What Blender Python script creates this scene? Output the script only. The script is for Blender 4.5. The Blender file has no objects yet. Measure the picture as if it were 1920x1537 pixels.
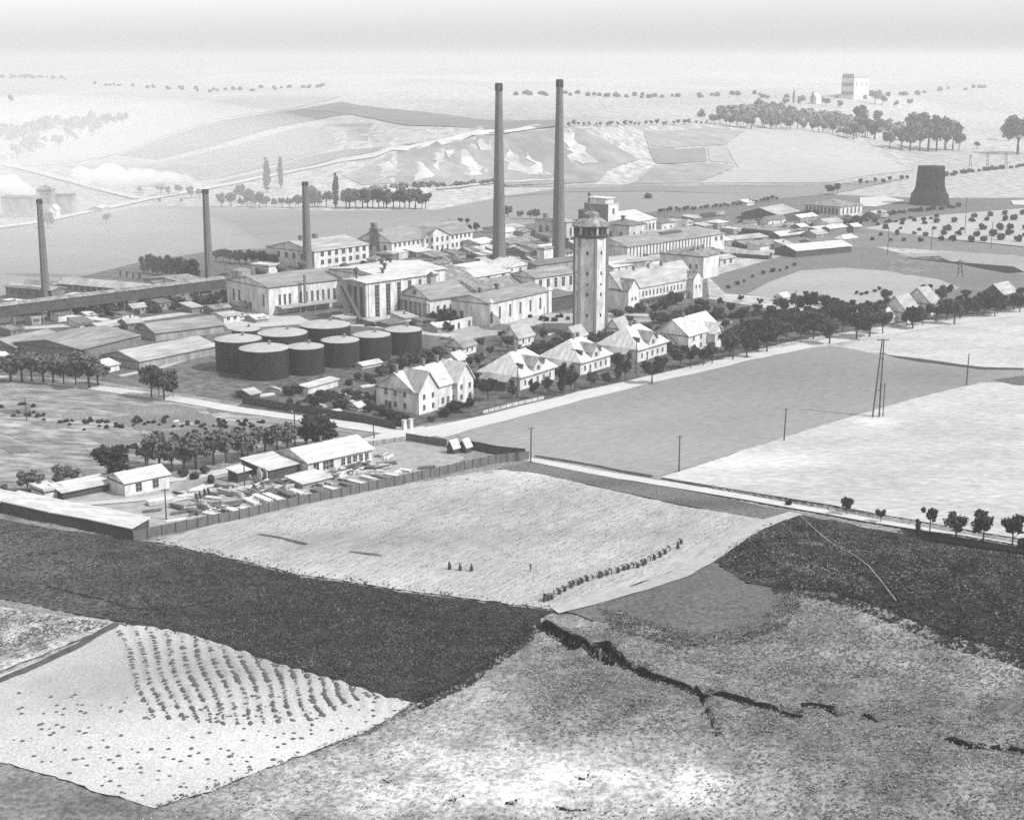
import bpy, bmesh, math, random
import numpy as np
from mathutils import Vector, Matrix
from mathutils.geometry import delaunay_2d_cdt
R = math.radians
random.seed(7); RNG = np.random.default_rng(7)
scene = bpy.context.scene
col = scene.collection

# ------------------------------------------------------------------ camera
CAM_H, PITCH, FPX = 100.0, 13.2, 2800.0
cam_data = bpy.data.cameras.new("camera")
cam_data.sensor_width = 36.0
cam_data.lens = 36.0 * FPX / 1920.0
cam_data.clip_start = 1.0
cam_data.clip_end = 60000.0
cam = bpy.data.objects.new("camera", cam_data)
cam.location = (0, 0, CAM_H)
cam.rotation_euler = (R(90 - PITCH), 0, 0)
col.objects.link(cam)
scene.camera = cam

# ------------------------------------------------------------------ light
SUN_ELEV, SUN_DIR = 47.0, (0.90, -0.43)          # towards the sun, in plan
world = bpy.data.worlds.new("World")
scene.world = world
world.use_nodes = True
wn = world.node_tree
wn.nodes.clear()
sky = wn.nodes.new('ShaderNodeTexSky')
sky.sky_type = 'NISHITA'
sky.sun_disc = False
sky.sun_elevation = R(SUN_ELEV)
sky.sun_rotation = math.atan2(SUN_DIR[0], SUN_DIR[1])
sky.dust_density = 0.8
sky.air_density = 1.3
bw = wn.nodes.new('ShaderNodeSeparateColor')      # black and white, blue sensitive film
bg = wn.nodes.new('ShaderNodeBackground')
bg.inputs['Strength'].default_value = 0.138
wo = wn.nodes.new('ShaderNodeOutputWorld')
wn.links.new(sky.outputs[0], bw.inputs[0])
wn.links.new(bw.outputs[2], bg.inputs['Color'])
wn.links.new(bg.outputs[0], wo.inputs['Surface'])
sun_data = bpy.data.lights.new("sun", 'SUN')
sun_data.energy = 3.0
sun_data.angle = R(0.5)
sun_data.color = (1.0, 0.995, 0.985)
sun = bpy.data.objects.new("sun", sun_data)
_n = math.hypot(*SUN_DIR)
_s = Vector((SUN_DIR[0] / _n * math.cos(R(SUN_ELEV)), SUN_DIR[1] / _n * math.cos(R(SUN_ELEV)), math.sin(R(SUN_ELEV))))
sun.rotation_euler = _s.to_track_quat('Z', 'Y').to_euler()
sun.location = (0, 0, 300)
col.objects.link(sun)
vs = scene.view_settings
vs.view_transform = 'Standard'
vs.look = 'None'
vs.gamma = 1.0
vs.use_curve_mapping = False
vs.exposure = 0.85
scene.cycles.use_denoising = False
scene.cycles.max_bounces = 4
scene.cycles.diffuse_bounces = 2
scene.cycles.glossy_bounces = 1
scene.cycles.transmission_bounces = 1
scene.cycles.transparent_max_bounces = 8
scene.cycles.volume_bounces = 3

# ------------------------------------------------------------------ terrain
def sm(a, b, x):
    t = np.clip((np.asarray(x, float) - a) / (b - a), 0, 1)
    return t * t * (3 - 2 * t)
PXS = np.array([-300, 0, 200, 400, 560, 640, 740, 820, 1000, 1130, 1250, 1400, 1560, 1720, 1920, 2300], float)
BB = (PXS - 960) / 2800
YB = np.array([900, 950, 1010, 1080, 1085, 1090, 1110, 1150, 1215, 1240, 1245, 1250, 1255, 1330, 1400, 1500], float)
WW = np.array([500, 500, 500, 470, 420, 300, 210, 170, 150, 170, 330, 390, 400, 400, 400, 400], float)
AA = np.array([0, 3, 12, 30, 37, 40, 41, 42, 43, 42, 39, 33, 22, 4, 0, 0], float)
# small rises of the foreground slope: pixel x, pixel y, height, radius x, radius y (metres)
def _flat(px, py):
    dx, vy = (px - 960) / FPX, -(py - 768.5) / FPX
    c, s = math.cos(R(PITCH)), math.sin(R(PITCH))
    dz = -s + vy * c
    t = -CAM_H / dz
    return dx * t, (c + vy * s) * t
MOUNDS = [(_flat(a, b), h, rx, ry) for a, b, h, rx, ry in (
    (1800, 1110, 5.0, 40, 22), (1180, 1330, 3.2, 26, 16), (620, 1180, -2.0, 40, 18), (350, 1330, 2.4, 28, 14),
    (1500, 1300, -1.6, 25, 12), (1350, 1150, 1.6, 20, 12), (1700, 1480, 3.0, 25, 15), (150, 1200, 1.5, 22, 12),
    (1430, 1020, 1.8, 14, 16), (980, 1500, 1.2, 25, 8))]
def vnoise(x, y, seed=0):
    xi, yi = np.floor(x).astype(np.int64), np.floor(y).astype(np.int64)
    fx, fy = x - xi, y - yi
    fx = fx * fx * (3 - 2 * fx); fy = fy * fy * (3 - 2 * fy)
    def h(a, b):
        n = (a * 374761393 + b * 668265263 + seed * 1442695041) & 0xffffffff
        n = ((n ^ (n >> 13)) * 1274126177) & 0xffffffff
        return ((n ^ (n >> 16)) & 0xffff) / 65535.0
    return (h(xi, yi) * (1 - fx) + h(xi + 1, yi) * fx) * (1 - fy) + (h(xi, yi + 1) * (1 - fx) + h(xi + 1, yi + 1) * fx) * fy
def fbm(x, y, seed=0, o=3):
    s, a, t = 0, 0.5, 0
    for i in range(o):
        s = s + a * vnoise(x * 2 ** i, y * 2 ** i, seed + i); t += a; a *= .5
    return s / t * 2 - 1
GULLIES = []      # filled below: (points, half width, depth)
def seg_dist(x, y, pts):
    d = np.full(np.shape(x), 1e9)
    for (ax, ay), (bx, by) in zip(pts[:-1], pts[1:]):
        vx, vy = bx - ax, by - ay
        t = np.clip(((x - ax) * vx + (y - ay) * vy) / (vx * vx + vy * vy + 1e-9), 0, 1)
        d = np.minimum(d, np.hypot(x - ax - t * vx, y - ay - t * vy))
    return d
def H(x, y, gully=True):
    x = np.asarray(x, float); y = np.asarray(y, float)
    b = x / np.maximum(y, 1)
    yb, w, a = np.interp(b, BB, YB), np.interp(b, BB, WW), np.interp(b, BB, AA)
    t = np.clip((y - yb) / w, 0, 1)
    z = a * (t * t * (3 - 2 * t))
    quarry = sm(-.10, -.05, b) * (1 - sm(.045, .09, b)) * sm(0, .25, t) * (1 - sm(.85, 1.1, (y - yb) / w))
    z = z + quarry * 5.0 * fbm(b * 42, y * .014, 5)
    far = sm(1300, 2200, y)
    z = z + far * 7 * fbm(x * .0022, y * .0022, 11)
    z = z + 46 * np.exp(-((b - .33) / .10) ** 2 - ((y - 4200) / 900) ** 2) + 26 * np.exp(-((b - .22) / .07) ** 2 - ((y - 2900) / 500) ** 2)
    z = z + 40 * np.exp(-((b + .28) / .16) ** 2 - ((y - 6500) / 1300) ** 2) + 25 * np.exp(-((b - .02) / .15) ** 2 - ((y - 7200) / 1300) ** 2)
    near = 1 - sm(300, 360, y)
    for (mx, my), h, rx, ry in MOUNDS:
        z = z + near * h * np.exp(-((x - mx) / rx) ** 2 - ((y - my) / ry) ** 2)
    z = z + near * .45 * fbm(x * .06, y * .06, 3)
    if gully:
        for pts, hw, dp in GULLIES:
            xs = [p[0] for p in pts]; ys = [p[1] for p in pts]
            m = (x > min(xs) - 6) & (x < max(xs) + 6) & (y > min(ys) - 6) & (y < max(ys) + 6)
            if np.any(m):
                d = seg_dist(x, y, pts)
                z = z - dp * (1 - sm(hw * .45, hw * 1.1, d))
    return z
def ray(px, py):
    dx, vy = (np.asarray(px, float) - 960) / FPX, -(np.asarray(py, float) - 768.5) / FPX
    c, s = math.cos(R(PITCH)), math.sin(R(PITCH))
    return dx, c + vy * s, -s + vy * c
def G(px, py):
    """the ground point (x, y, z) seen at a pixel of the 1920 x 1537 photograph"""
    dx, dy, dz = ray(px, py)
    if py > 460:
        t = -CAM_H / dz
        if py > 800:
            for _ in range(8):
                t = (float(H(dx * t, dy * t, False)) - CAM_H) / dz
        x, y = dx * t, dy * t
        return Vector((float(x), float(y), float(H(x, y, False))))
    ts = np.geomspace(700, 16000, 700)
    f = CAM_H + dz * ts - H(dx * ts, dy * ts, False)
    k = np.argmax(f < 0)
    if f[k] >= 0: k = len(ts) - 1
    a, b2 = ts[max(k - 1, 0)], ts[k]
    for _ in range(18):
        m = (a + b2) / 2
        if CAM_H + dz * m - float(H(dx * m, dy * m, False)) < 0: b2 = m
        else: a = m
    return Vector((float(dx * b2), float(dy * b2), float(H(dx * b2, dy * b2, False))))
def to_px(x, y, z):
    c, s = math.cos(R(PITCH)), math.sin(R(PITCH))
    z = z - CAM_H
    d = y * c - z * s
    v = y * s + z * c
    return 960 + FPX * x / d, 768.5 - FPX * v / d
def mpp(p):
    """metres covered by one photograph pixel at a ground point"""
    c, s = math.cos(R(PITCH)), math.sin(R(PITCH))
    return (p[1] * c - (p[2] - CAM_H) * s) / FPX

# ------------------------------------------------------------------ tags, materials, meshes
def tag(o, label=None, cat=None, group=None, kind=None):
    if label: o['label'] = label
    if cat: o['category'] = cat
    if group: o['group'] = group
    if kind: o['kind'] = kind
    return o
def lin(v):
    v = v / 255.0
    return v / 12.92 if v <= .04045 else ((v + .055) / 1.055) ** 2.4
MATS = {}
def mat(name, a, noise=.12, scale=.5, rough=.85, bump=0, detail=4, stretch=None, tone=False, noise2=0, scale2=.05, spec=.25, contrast=None):
    """grey procedural surface: base albedo a, two noises of given strengths; tone = multiply by the mesh's own colour attribute"""
    if name in MATS: return MATS[name]
    m = bpy.data.materials.new(name); m.use_nodes = True
    nt = m.node_tree; N = nt.nodes; Lk = nt.links
    bs = N['Principled BSDF']
    bs.inputs['Roughness'].default_value = rough
    bs.inputs['Specular IOR Level'].default_value = spec
    tc = N.new('ShaderNodeTexCoord')
    src = tc.outputs['Object']
    if stretch:
        mp = N.new('ShaderNodeMapping'); mp.vector_type = 'TEXTURE'; mp.inputs['Scale'].default_value = tuple(1 / q for q in stretch[0]); mp.inputs['Rotation'].default_value = (0, 0, stretch[1])
        Lk.new(src, mp.inputs[0]); src = mp.outputs[0]
    n1 = N.new('ShaderNodeTexNoise'); n1.inputs['Scale'].default_value = scale; n1.inputs['Detail'].default_value = detail
    n1.inputs['Roughness'].default_value = .62
    Lk.new(src, n1.inputs['Vector'])
    mr = N.new('ShaderNodeMapRange')
    lo, hi = contrast or (.28, .72)
    mr.inputs[1].default_value = lo; mr.inputs[2].default_value = hi
    mr.inputs[3].default_value = a * (1 - noise); mr.inputs[4].default_value = a * (1 + noise)
    Lk.new(n1.outputs['Fac'], mr.inputs[0])
    out = mr.outputs[0]
    if noise2:
        n2 = N.new('ShaderNodeTexNoise'); n2.inputs['Scale'].default_value = scale2; n2.inputs['Detail'].default_value = 3
        Lk.new(src, n2.inputs['Vector'])
        m2 = N.new('ShaderNodeMapRange'); m2.inputs[1].default_value = .3; m2.inputs[2].default_value = .7
        m2.inputs[3].default_value = 1 - noise2; m2.inputs[4].default_value = 1 + noise2
        Lk.new(n2.outputs['Fac'], m2.inputs[0])
        mu = N.new('ShaderNodeMath'); mu.operation = 'MULTIPLY'
        Lk.new(out, mu.inputs[0]); Lk.new(m2.outputs[0], mu.inputs[1]); out = mu.outputs[0]
    if tone:
        at = N.new('ShaderNodeAttribute'); at.attribute_name = 'tone'
        mu = N.new('ShaderNodeMath'); mu.operation = 'MULTIPLY'; mu.use_clamp = True
        Lk.new(out, mu.inputs[0]); Lk.new(at.outputs['Fac'], mu.inputs[1]); out = mu.outputs[0]
    Lk.new(out, bs.inputs['Base Color'])
    if bump:
        bp = N.new('ShaderNodeBump'); bp.inputs['Strength'].default_value = 1; bp.inputs['Distance'].default_value = bump
        Lk.new(n1.outputs['Fac'], bp.inputs['Height']); Lk.new(bp.outputs[0], bs.inputs['Normal'])
    MATS[name] = m
    return m
def newobj(name, me, m=None, parent=None, loc=None, rz=0):
    o = bpy.data.objects.new(name, me)
    if m is not None and me is not None and not me.materials: me.materials.append(m)
    col.objects.link(o)
    if parent is not None: o.parent = parent
    if loc is not None: o.location = loc
    if rz: o.rotation_euler = (0, 0, rz)
    return o
def pydata(name, vs, fs, m=None):
    me = bpy.data.meshes.new(name); me.from_pydata([tuple(v) for v in vs], [], fs); me.update()
    if m is not None: me.materials.append(m)
    return me
def inpoly(x, y, poly):
    x = np.asarray(x); y = np.asarray(y); r = np.zeros(x.shape, bool)
    n = len(poly)
    for i in range(n):
        x1, y1 = poly[i][0], poly[i][1]; x2, y2 = poly[(i + 1) % n][0], poly[(i + 1) % n][1]
        if y1 == y2: continue
        c = ((y1 > y) != (y2 > y)) & (x < (x2 - x1) * (y - y1) / (y2 - y1) + x1)
        r ^= c
    return r
# ------------------------------------------------------------------ land
KL = 2.2                                      # light on level ground after exposure
def AL(v): return max(.012, lin(v) - .018) / KL
def pts_world(px): return [G(a, b) for a, b in px]
for pp, hw, dp in (
    ([(1012, 1166), (1040, 1184), (1062, 1196), (1078, 1212)], 1.15, 2.4),
    ([(1055, 1185), (1090, 1200), (1105, 1212), (1118, 1228), (1145, 1245)], .7, 2.0),
    ([(1128, 1205), (1150, 1228), (1180, 1248), (1215, 1265), (1260, 1280), (1300, 1292), (1318, 1300)], 1.1, 2.4),
    ([(1300, 1288), (1345, 1300), (1380, 1308), (1430, 1324), (1464, 1330)], 1.0, 2.2),
    ([(1464, 1330), (1510, 1338), (1560, 1336), (1615, 1340)], .38, .8), ([(1688, 1358), (1740, 1372), (1780, 1385)], .35, .7), ([(1850, 1401), (1900, 1405)], .4, .8), ([(1150, 1170), (1200, 1188), (1260, 1200), (1300, 1207)], .3, .6),
    ([(1465, 1336), (1500, 1345)], .6, 1.0), ([(1505, 1322), (1545, 1322), (1575, 1338)], .7, 1.3),
    ([(1615, 1340), (1650, 1350), (1688, 1358)], .7, 1.3), ([(1600, 1320), (1640, 1328), (1690, 1337)], .5, 1.0),
    ([(1780, 1385), (1815, 1398), (1850, 1402), (1880, 1403)], .8, 1.4), ([(1890, 1403), (1925, 1412)], .9, 1.4),
    ([(1312, 1300), (1325, 1325), (1338, 1355), (1345, 1378)], .5, 1.1),
    ([(1380, 1410), (1420, 1418), (1442, 1428)], .4, .9),
    ([(1370, 1180), (1350, 1190), (1330, 1203)], .4, .8),
    ([(1240, 1180), (1270, 1195), (1300, 1207)], .5, .9),
    ([(695, 1458), (720, 1457), (735, 1462)], .5, 1.0), ([(843, 1494), (870, 1496)], .3, .7),
    ([(946, 1496), (962, 1497)], .5, 1.0), ([(1035, 1506), (1060, 1511), (1110, 1512)], .3, .7),
    ([(1130, 1520), (1152, 1524)], .3, .7), ([(1085, 1456), (1112, 1457)], .25, .5), ([(1200, 1536), (1240, 1540)], .4, .8),
):
    q = [G(a, b) for a, b in pp]
    GULLIES.append(([(p[0], p[1]) for p in q], hw, dp))

# real differences of the ground cover: dry, lush and bare patches (pixel x, y, radius x, y, factor)
BLOBS = [(1000, 1440, 340, 60, 1.75), (700, 1480, 330, 70, 1.6), (1250, 1470, 260, 50, 1.9), (1150, 1515, 260, 40, 1.3),
         (860, 1310, 130, 70, 1.5), (1700, 1450, 260, 90, .8), (1560, 1240, 170, 50, 1.0), (1820, 1270, 110, 28, 1.35),
         (1640, 1250, 80, 22, 1.25), (1450, 1330, 480, 170, .74), (1150, 1250, 120, 50, .85), (1750, 1330, 200, 40, .85), (1480, 1190, 120, 30, .75), (1120, 1290, 140, 40, .82),
         (1400, 1260, 150, 20, 1.15), (60, 1500, 200, 40, .62), (240, 1530, 160, 20, .8), (560, 1520, 140, 25, 1.1)]
def px_arr(x, y, z):
    return to_px(np.asarray(x, float), np.asarray(y, float), np.asarray(z, float))
def blob_tone(px, py, blobs):
    t = np.ones(np.shape(px))
    for bx, by, rx, ry, f in blobs:
        g = np.exp(-((px - bx) / rx) ** 2 - ((py - by) / ry) ** 2)
        t = t * (1 + (f - 1) * g)
    return t
def set_tone(me, t):
    at = me.color_attributes.new('tone', 'FLOAT_COLOR', 'POINT')
    a = np.ones((len(t), 4), np.float32); a[:, 0] = a[:, 1] = a[:, 2] = t
    at.data.foreach_set('color', a.ravel())
FIELDS = []        # world outlines, so that the ground sheet dips under them
LIFT = [0]
def spacing(y): return 1.3 if y < 345 else (14 if y < 900 else (13 if y < 2600 else 60))
def lift(level, x, y):
    d = np.hypot(x, y)
    return np.where(np.asarray(y) > 350, .02 + .012 * level, .04 + .035 * level) + np.where(d > 850, .2 + .14 * level * (d / 1200), 0)
def densify(poly, step, closed=True, jit=0):
    out = []
    n = len(poly)
    for i in range(n if closed else n - 1):
        a, b = poly[i], poly[(i + 1) % n]
        k = max(1, int(math.hypot(b[0] - a[0], b[1] - a[1]) / step))
        for j in range(k):
            t = j / k
            jx = jit * (random.random() - .5) if (i or j) else 0; jy = jit * (random.random() - .5) if (i or j) else 0
            out.append((a[0] + (b[0] - a[0]) * t + jx, a[1] + (b[1] - a[1]) * t + jy))
    if not closed: out.append(tuple(poly[-1][:2]))
    return out
def tin(poly, sp):
    """triangles filling a plan polygon, with inner points every sp metres"""
    xs = [p[0] for p in poly]; ys = [p[1] for p in poly]
    gx = np.arange(min(xs), max(xs), sp); gy = np.arange(min(ys), max(ys), sp)
    inner = []
    if len(gx) * len(gy) < 90000 and len(gx) and len(gy):
        X, Y = np.meshgrid(gx, gy); X = X + RNG.uniform(-.3, .3, X.shape) * sp; Y = Y + RNG.uniform(-.3, .3, Y.shape) * sp
        m = inpoly(X, Y, poly)
        inner = list(zip(X[m], Y[m]))
    vs = [Vector((p[0], p[1])) for p in poly] + [Vector(p) for p in inner]
    n = len(poly)
    r = delaunay_2d_cdt(vs, [(i, (i + 1) % n) for i in range(n)], [], 1, 1e-4)
    return np.array([(v[0], v[1]) for v in r[0]]), [tuple(f) for f in r[2]]
def sheet(name, poly, m, level=1, label=None, kind='structure', lump=0, tone=None, blobs=None, sp=None, cut=True, jit=0, cat=None, extra=None, relief=None):
    cy = sum(p[1] for p in poly) / len(poly)
    ymin = min(p[1] for p in poly)
    sp = sp or spacing(min(cy, ymin * 1.25))
    dense = densify(poly, max(sp * 1.5, 1.5), True, jit)
    V, F = tin(dense, sp)
    x, y = V[:, 0], V[:, 1]
    z = H(x, y, True) + lift(level, x, y)
    if lump: z = z + lump * fbm(x * .55, y * .55, 9, 2)
    if relief is not None: z = z + relief(x, y)
    me = pydata(name, np.stack([x, y, z], 1), F, m)
    me.validate()
    if tone is not None or blobs:
        px, py = px_arr(x, y, z)
        t = np.ones(len(x)) * (tone if tone is not None else 1)
        if blobs: t = t * blob_tone(px, py, blobs)
        set_tone(me, t)
    elif m.node_tree.nodes.get('Attribute'): set_tone(me, np.ones(len(x)))
    me.polygons.foreach_set('use_smooth', [True] * len(me.polygons))
    o = newobj(name, me)
    tag(o, label, cat, kind=kind)
    if cut: FIELDS.append(poly)
    return o
def field(name, pxpoly, m, level=1, label=None, **k):
    pts = pts_world(pxpoly)
    return sheet(name, [(p[0], p[1]) for p in pts], m, level, label, **k)
def ribbon_poly(pts, w):
    """plan outline of a strip of width w (number or list) along plan points"""
    L, Rr = [], []
    n = len(pts)
    for i in range(n):
        a = pts[max(i - 1, 0)]; b = pts[min(i + 1, n - 1)]
        dx, dy = b[0] - a[0], b[1] - a[1]; l = math.hypot(dx, dy) or 1
        ww = (w[i] if isinstance(w, (list, tuple)) else w) / 2
        L.append((pts[i][0] - dy / l * ww, pts[i][1] + dx / l * ww)); Rr.append((pts[i][0] + dy / l * ww, pts[i][1] - dx / l * ww))
    return L + Rr[::-1]
def road(name, px, w, m, level, label, **k):
    pts = [(p[0], p[1]) for p in pts_world(px)]
    return sheet(name, ribbon_poly(pts, w), m, level, label, **k)

def mg(name, v, noise=.25, scale=.35, noise2=.15, scale2=.03, bump=.25, stretch=None, contrast=(.33, .67), detail=6):
    return mat(name, AL(v), noise, scale, .95, bump, detail, stretch, True, noise2, scale2, .1, contrast)
M_meadow = mg('rough_grass', 172, .36, 1.1, .36, .13, .5, None, (.38, .62), 8)
M_dark = mg('dark_crop', 74, .65, 1.1, .25, .06, .5, None, (.38, .62), 8)
M_dark2 = mg('dark_heath', 80, .75, .8, .35, .08, .5, None, (.38, .62), 8)
M_stub = mg('stubble', 230, .2, 2.2, .08, .1, .2, None, (.36, .64), 8)
M_beet = mg('beet_rows', 210, .2, .9, .12, .09, .3, ((.25, 1.5, 1), R(56)), (.36, .64), 8)
M_straw = mg('dry_grass', 224, .2, .55, .13, .06, .2, ((.5, 1.2, 1), 0), (.36, .64), 9)
M_pasture = mg('pasture', 178, .12, .6, .08, .03, .1, ((.35, 1, 1), R(38)), (.36, .64), 8)
M_pasture2 = mg('smooth_pasture', 172, .08, .2, .08, .015, .1, ((.3, 1, 1), R(15)))
M_mid = mg('grey_crop', 122, .4, 1.1, .1, .05, .3)
M_allot = mg('allotment', 174, .45, .35, .22, .05, .2, ((.35, 1, 1), R(-16)), (.38, .62), 8)
M_yard = mg('yard_gravel', 205, .22, .35, .14, .03, .05)
M_yard2 = mg('works_ground', 132, .5, .3, .2, .03, .1)
M_garden = mg('garden_ground', 118, .6, .35, .25, .08, .3)
M_road = mg('white_road', 240, .1, .9, .07, .08, .02, ((.2, 1.3, 1), R(38)))
M_path = mg('pale_path', 226, .12, .5, .08, .05, .05)
M_earth_shade = mg('dark_earth_and_shade', 40, .4, .9, .2, .1, .3)  # dark soil, and the painted shade of the gullies and the cutting
M_farlight = mg('far_light_field', 226, .08, .08, .06, .006, 0)
M_far = mg('far_field', 192, .2, .06, .1, .01, 0)
M_fardark = mg('far_dark_field', 166, .12, .03, .08, .004, 0)
M_sand = mg('bare_sand', 226, .2, .05, .15, .02, 0, None, (.38, .62), 8)
M_dgrass = mg('ditch_grass', 92, .35, .7, .2, .05, .3)

def row_curve(k, v):
    tx, ty = 226 + 28.4 * k, 1183 + .3 * k + .46 * k * k - (.003 * k ** 3)
    bx, by = 292 + 26.5 * k, 1345 + 4.5 * k - .38 * k * k
    return tx + (bx - tx) * v + 5 * math.sin(v * 7 + k * .5), ty + (by - ty) * v
def hay_relief(x, y):
    px, py = px_arr(x, y, H(x, y))
    v = np.clip((py - 1190) / 150, 0, 1); k = (px - 226 - 64 * v - 5 * np.sin(v * 7 + (px - 226) / 57)) / (28.4 - 1.9 * v)
    m = sm(-1, 0, k) * (1 - sm(16.5, 18, k)) * (1 - sm(.85, 1.15, (py - 1190) / 150))
    return m * .17 * np.cos(2 * math.pi * k)
# ---- fields and meadows in front
field('stubble_field', [(-60, 1290), (100, 1228), (225, 1172), (300, 1177), (380, 1197), (470, 1226), (560, 1256), (640, 1277), (705, 1300), (777, 1318), (700, 1366), (600, 1403), (500, 1441), (400, 1482), (292, 1513), (200, 1490), (100, 1456), (-60, 1412)],
      M_stub, 1, 'pale cut field with rows of hay heaps', blobs=[(420, 1240, 260, 65, .7), (150, 1285, 150, 50, .85), (420, 1410, 340, 60, 1.2)], lump=.08, jit=.6, sp=.6, relief=hay_relief)
field('weedy_strip', [(-60, 1125), (70, 1150), (150, 1158), (218, 1168), (150, 1200), (60, 1236), (-60, 1282)], M_meadow, 2, 'weedy pale strip left of the hay field', tone=1.65, lump=.2, jit=.5)
road('field_path', [(-60, 1302), (60, 1252), (150, 1210), (222, 1169)], 1.8, M_dgrass, 4, 'dark furrow along the edge of the hay field', tone=1.5, jit=.3)
field('dark_field', [(-60, 960), (90, 990), (250, 1011), (300, 1020), (560, 1080), (800, 1116), (1036, 1146), (1003, 1172), (940, 1226), (870, 1278), (779, 1319), (700, 1298), (560, 1254), (380, 1194), (215, 1164), (100, 1142), (-60, 1108)],
      M_dark, 1, 'dark ploughed looking crop field across the middle', blobs=[(0, 1050, 330, 120, 3.2), (250, 1125, 170, 26, 1.5), (330, 1122, 60, 10, 1.2), (700, 1180, 250, 60, .85)], lump=.16, jit=.3)
road('field_furrow', [(90, 1100), (180, 1122), (240, 1140), (330, 1142), (400, 1127)], .8, M_earth_shade, 3, 'thin dark furrow in the dark field', cut=False, tone=1.2, jit=.3)
field('beet_field', [(290, 1016), (480, 962), (740, 912), (930, 880), (1000, 886), (1140, 918), (1300, 952), (1420, 970), (1440, 978), (1350, 1038), (1230, 1082), (1130, 1118), (1050, 1142), (1020, 1140), (800, 1112), (560, 1076)],
      M_beet, 1, 'pale field being hoed', jit=.8, blobs=[(690, 1015, 190, 22, .75), (950, 1000, 200, 18, .84), (900, 950, 260, 22, .84), (620, 985, 120, 8, 1.12), (1180, 1000, 120, 12, .88), (1000, 890, 160, 18, 1.25), (500, 1010, 60, 12, .9), (700, 1085, 200, 25, 1.12), (1100, 1040, 160, 30, 1.05), (640, 955, 240, 22, 1.08)], lump=.1)
road('field_furrow', [(487, 1003), (530, 1010), (578, 1021)], .9, M_dgrass, 5, 'short dark strip of weeds on the pale field', jit=.6, tone=1.5, cut=False)
road('field_furrow', [(655, 1035), (700, 1040), (716, 1043)], .6, M_dgrass, 5, 'short grey strip of weeds on the pale field', jit=.5, tone=2.6, cut=False)
road('field_track', [(1040, 1146), (1120, 1126), (1200, 1104), (1270, 1080), (1340, 1040), (1400, 1000), (1445, 978), (1492, 963)], [3.4, 3.6, 4.2, 4.4, 4.2, 4, 4, 3.5], M_path, 6, 'pale field track beside the row of workers', tone=.85, jit=.3)
field('verge', [(925, 881), (1000, 864), (1100, 888), (1230, 909), (1370, 936), (1490, 962), (1445, 976), (1300, 951), (1140, 917), (1010, 886)], M_mid, 2, 'grey grass verge below the white track', tone=1.35, blobs=[(1300, 945, 160, 10, .6), (1130, 905, 100, 8, .75)], jit=.3)
field('heath', [(1490, 966), (1560, 976), (1700, 1003), (1800, 1022), (1960, 1050), (2100, 1080), (2100, 1270), (1920, 1228), (1780, 1190), (1660, 1140), (1560, 1108), (1440, 1100), (1400, 1092), (1330, 1046), (1400, 1004), (1450, 980)],
      M_dark2, 1, 'dark heathery slope at the right', jit=1.0, blobs=[(1530, 1090, 60, 10, 1.7), (1500, 1060, 50, 8, 1.5), (1440, 1035, 30, 8, 1.4), (1900, 1150, 140, 70, .8), (1600, 1170, 100, 20, 1.4)], lump=.3)
field('grey_field', [(1060, 1146), (1150, 1120), (1250, 1084), (1330, 1048), (1400, 1093), (1440, 1101), (1500, 1108), (1470, 1150), (1420, 1182), (1350, 1203), (1290, 1207), (1225, 1175), (1160, 1142), (1150, 1170), (1100, 1160)], M_mid, 1, 'smooth grey patch of field in the foreground', lump=.1, jit=1.0, tone=1.12, blobs=[(1090, 1150, 60, 14, 1.2)])
field('right_pale_field', [(1238, 894), (1400, 842), (1560, 792), (1600, 778), (1650, 766), (1700, 752), (1760, 735), (1840, 717), (1930, 716), (2150, 730), (2150, 1075), (1920, 1012), (1770, 985), (1640, 962), (1480, 934), (1340, 912)],
      M_straw, 1, 'pale dry field at the right', jit=1.2, blobs=[(1300, 880, 120, 30, 1.2), (1400, 860, 140, 20, 1.2), (1640, 792, 40, 9, 1.5), (1750, 850, 200, 40, .93), (1820, 800, 130, 16, .9), (1700, 900, 260, 30, .94), (1900, 960, 120, 20, .9)], sp=5)
field('pasture_field', [(848, 812), (960, 778), (1060, 748), (1240, 706), (1400, 672), (1560, 648), (1640, 662), (1760, 684), (1850, 690), (2150, 690), (2150, 728), (1930, 714), (1840, 716), (1760, 734), (1640, 768), (1560, 791), (1380, 848), (1238, 893), (1140, 876), (1000, 857), (900, 834)],
      M_pasture, 1, 'smooth grey pasture between the white roads', jit=.8, blobs=[(1500, 700, 340, 50, .8), (1060, 830, 150, 40, 1.1), (1240, 850, 150, 30, 1.12), (1750, 700, 100, 16, .85)], sp=6)
field('upper_pale_field', [(1575, 650), (1640, 632), (1760, 606), (1920, 578), (2150, 545), (2150, 705), (1920, 692), (1840, 688), (1760, 680), (1660, 668)], M_straw, 2, 'pale dry field below the tree lined road', sp=8)
field('ditch_strip', [(1625, 660), (1720, 672), (1840, 688), (1920, 690), (1920, 694), (1840, 693), (1720, 678)], M_dgrass, 3, 'dark grassy edge of the pale field', sp=4, jit=.5)
field('fallow_patch', [(1862, 712), (1920, 704), (1990, 702), (1990, 726), (1900, 722)], M_mid, 3, 'grey fallow patch', sp=5)
field('allotments', [(-80, 722), (160, 732), (340, 757), (450, 776), (640, 800), (712, 812), (640, 828), (500, 856), (400, 876), (220, 896), (80, 903), (-80, 905)], M_allot, 1, 'patchy allotment ground between the roads at the left',
      blobs=[(560, 820, 60, 12, 1.2), (100, 790, 120, 14, 1.25), (230, 770, 120, 10, .7), (330, 810, 90, 14, .75), (60, 860, 120, 20, 1.1), (300, 740, 100, 7, .8), (240, 830, 90, 10, .7)], sp=4)
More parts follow.
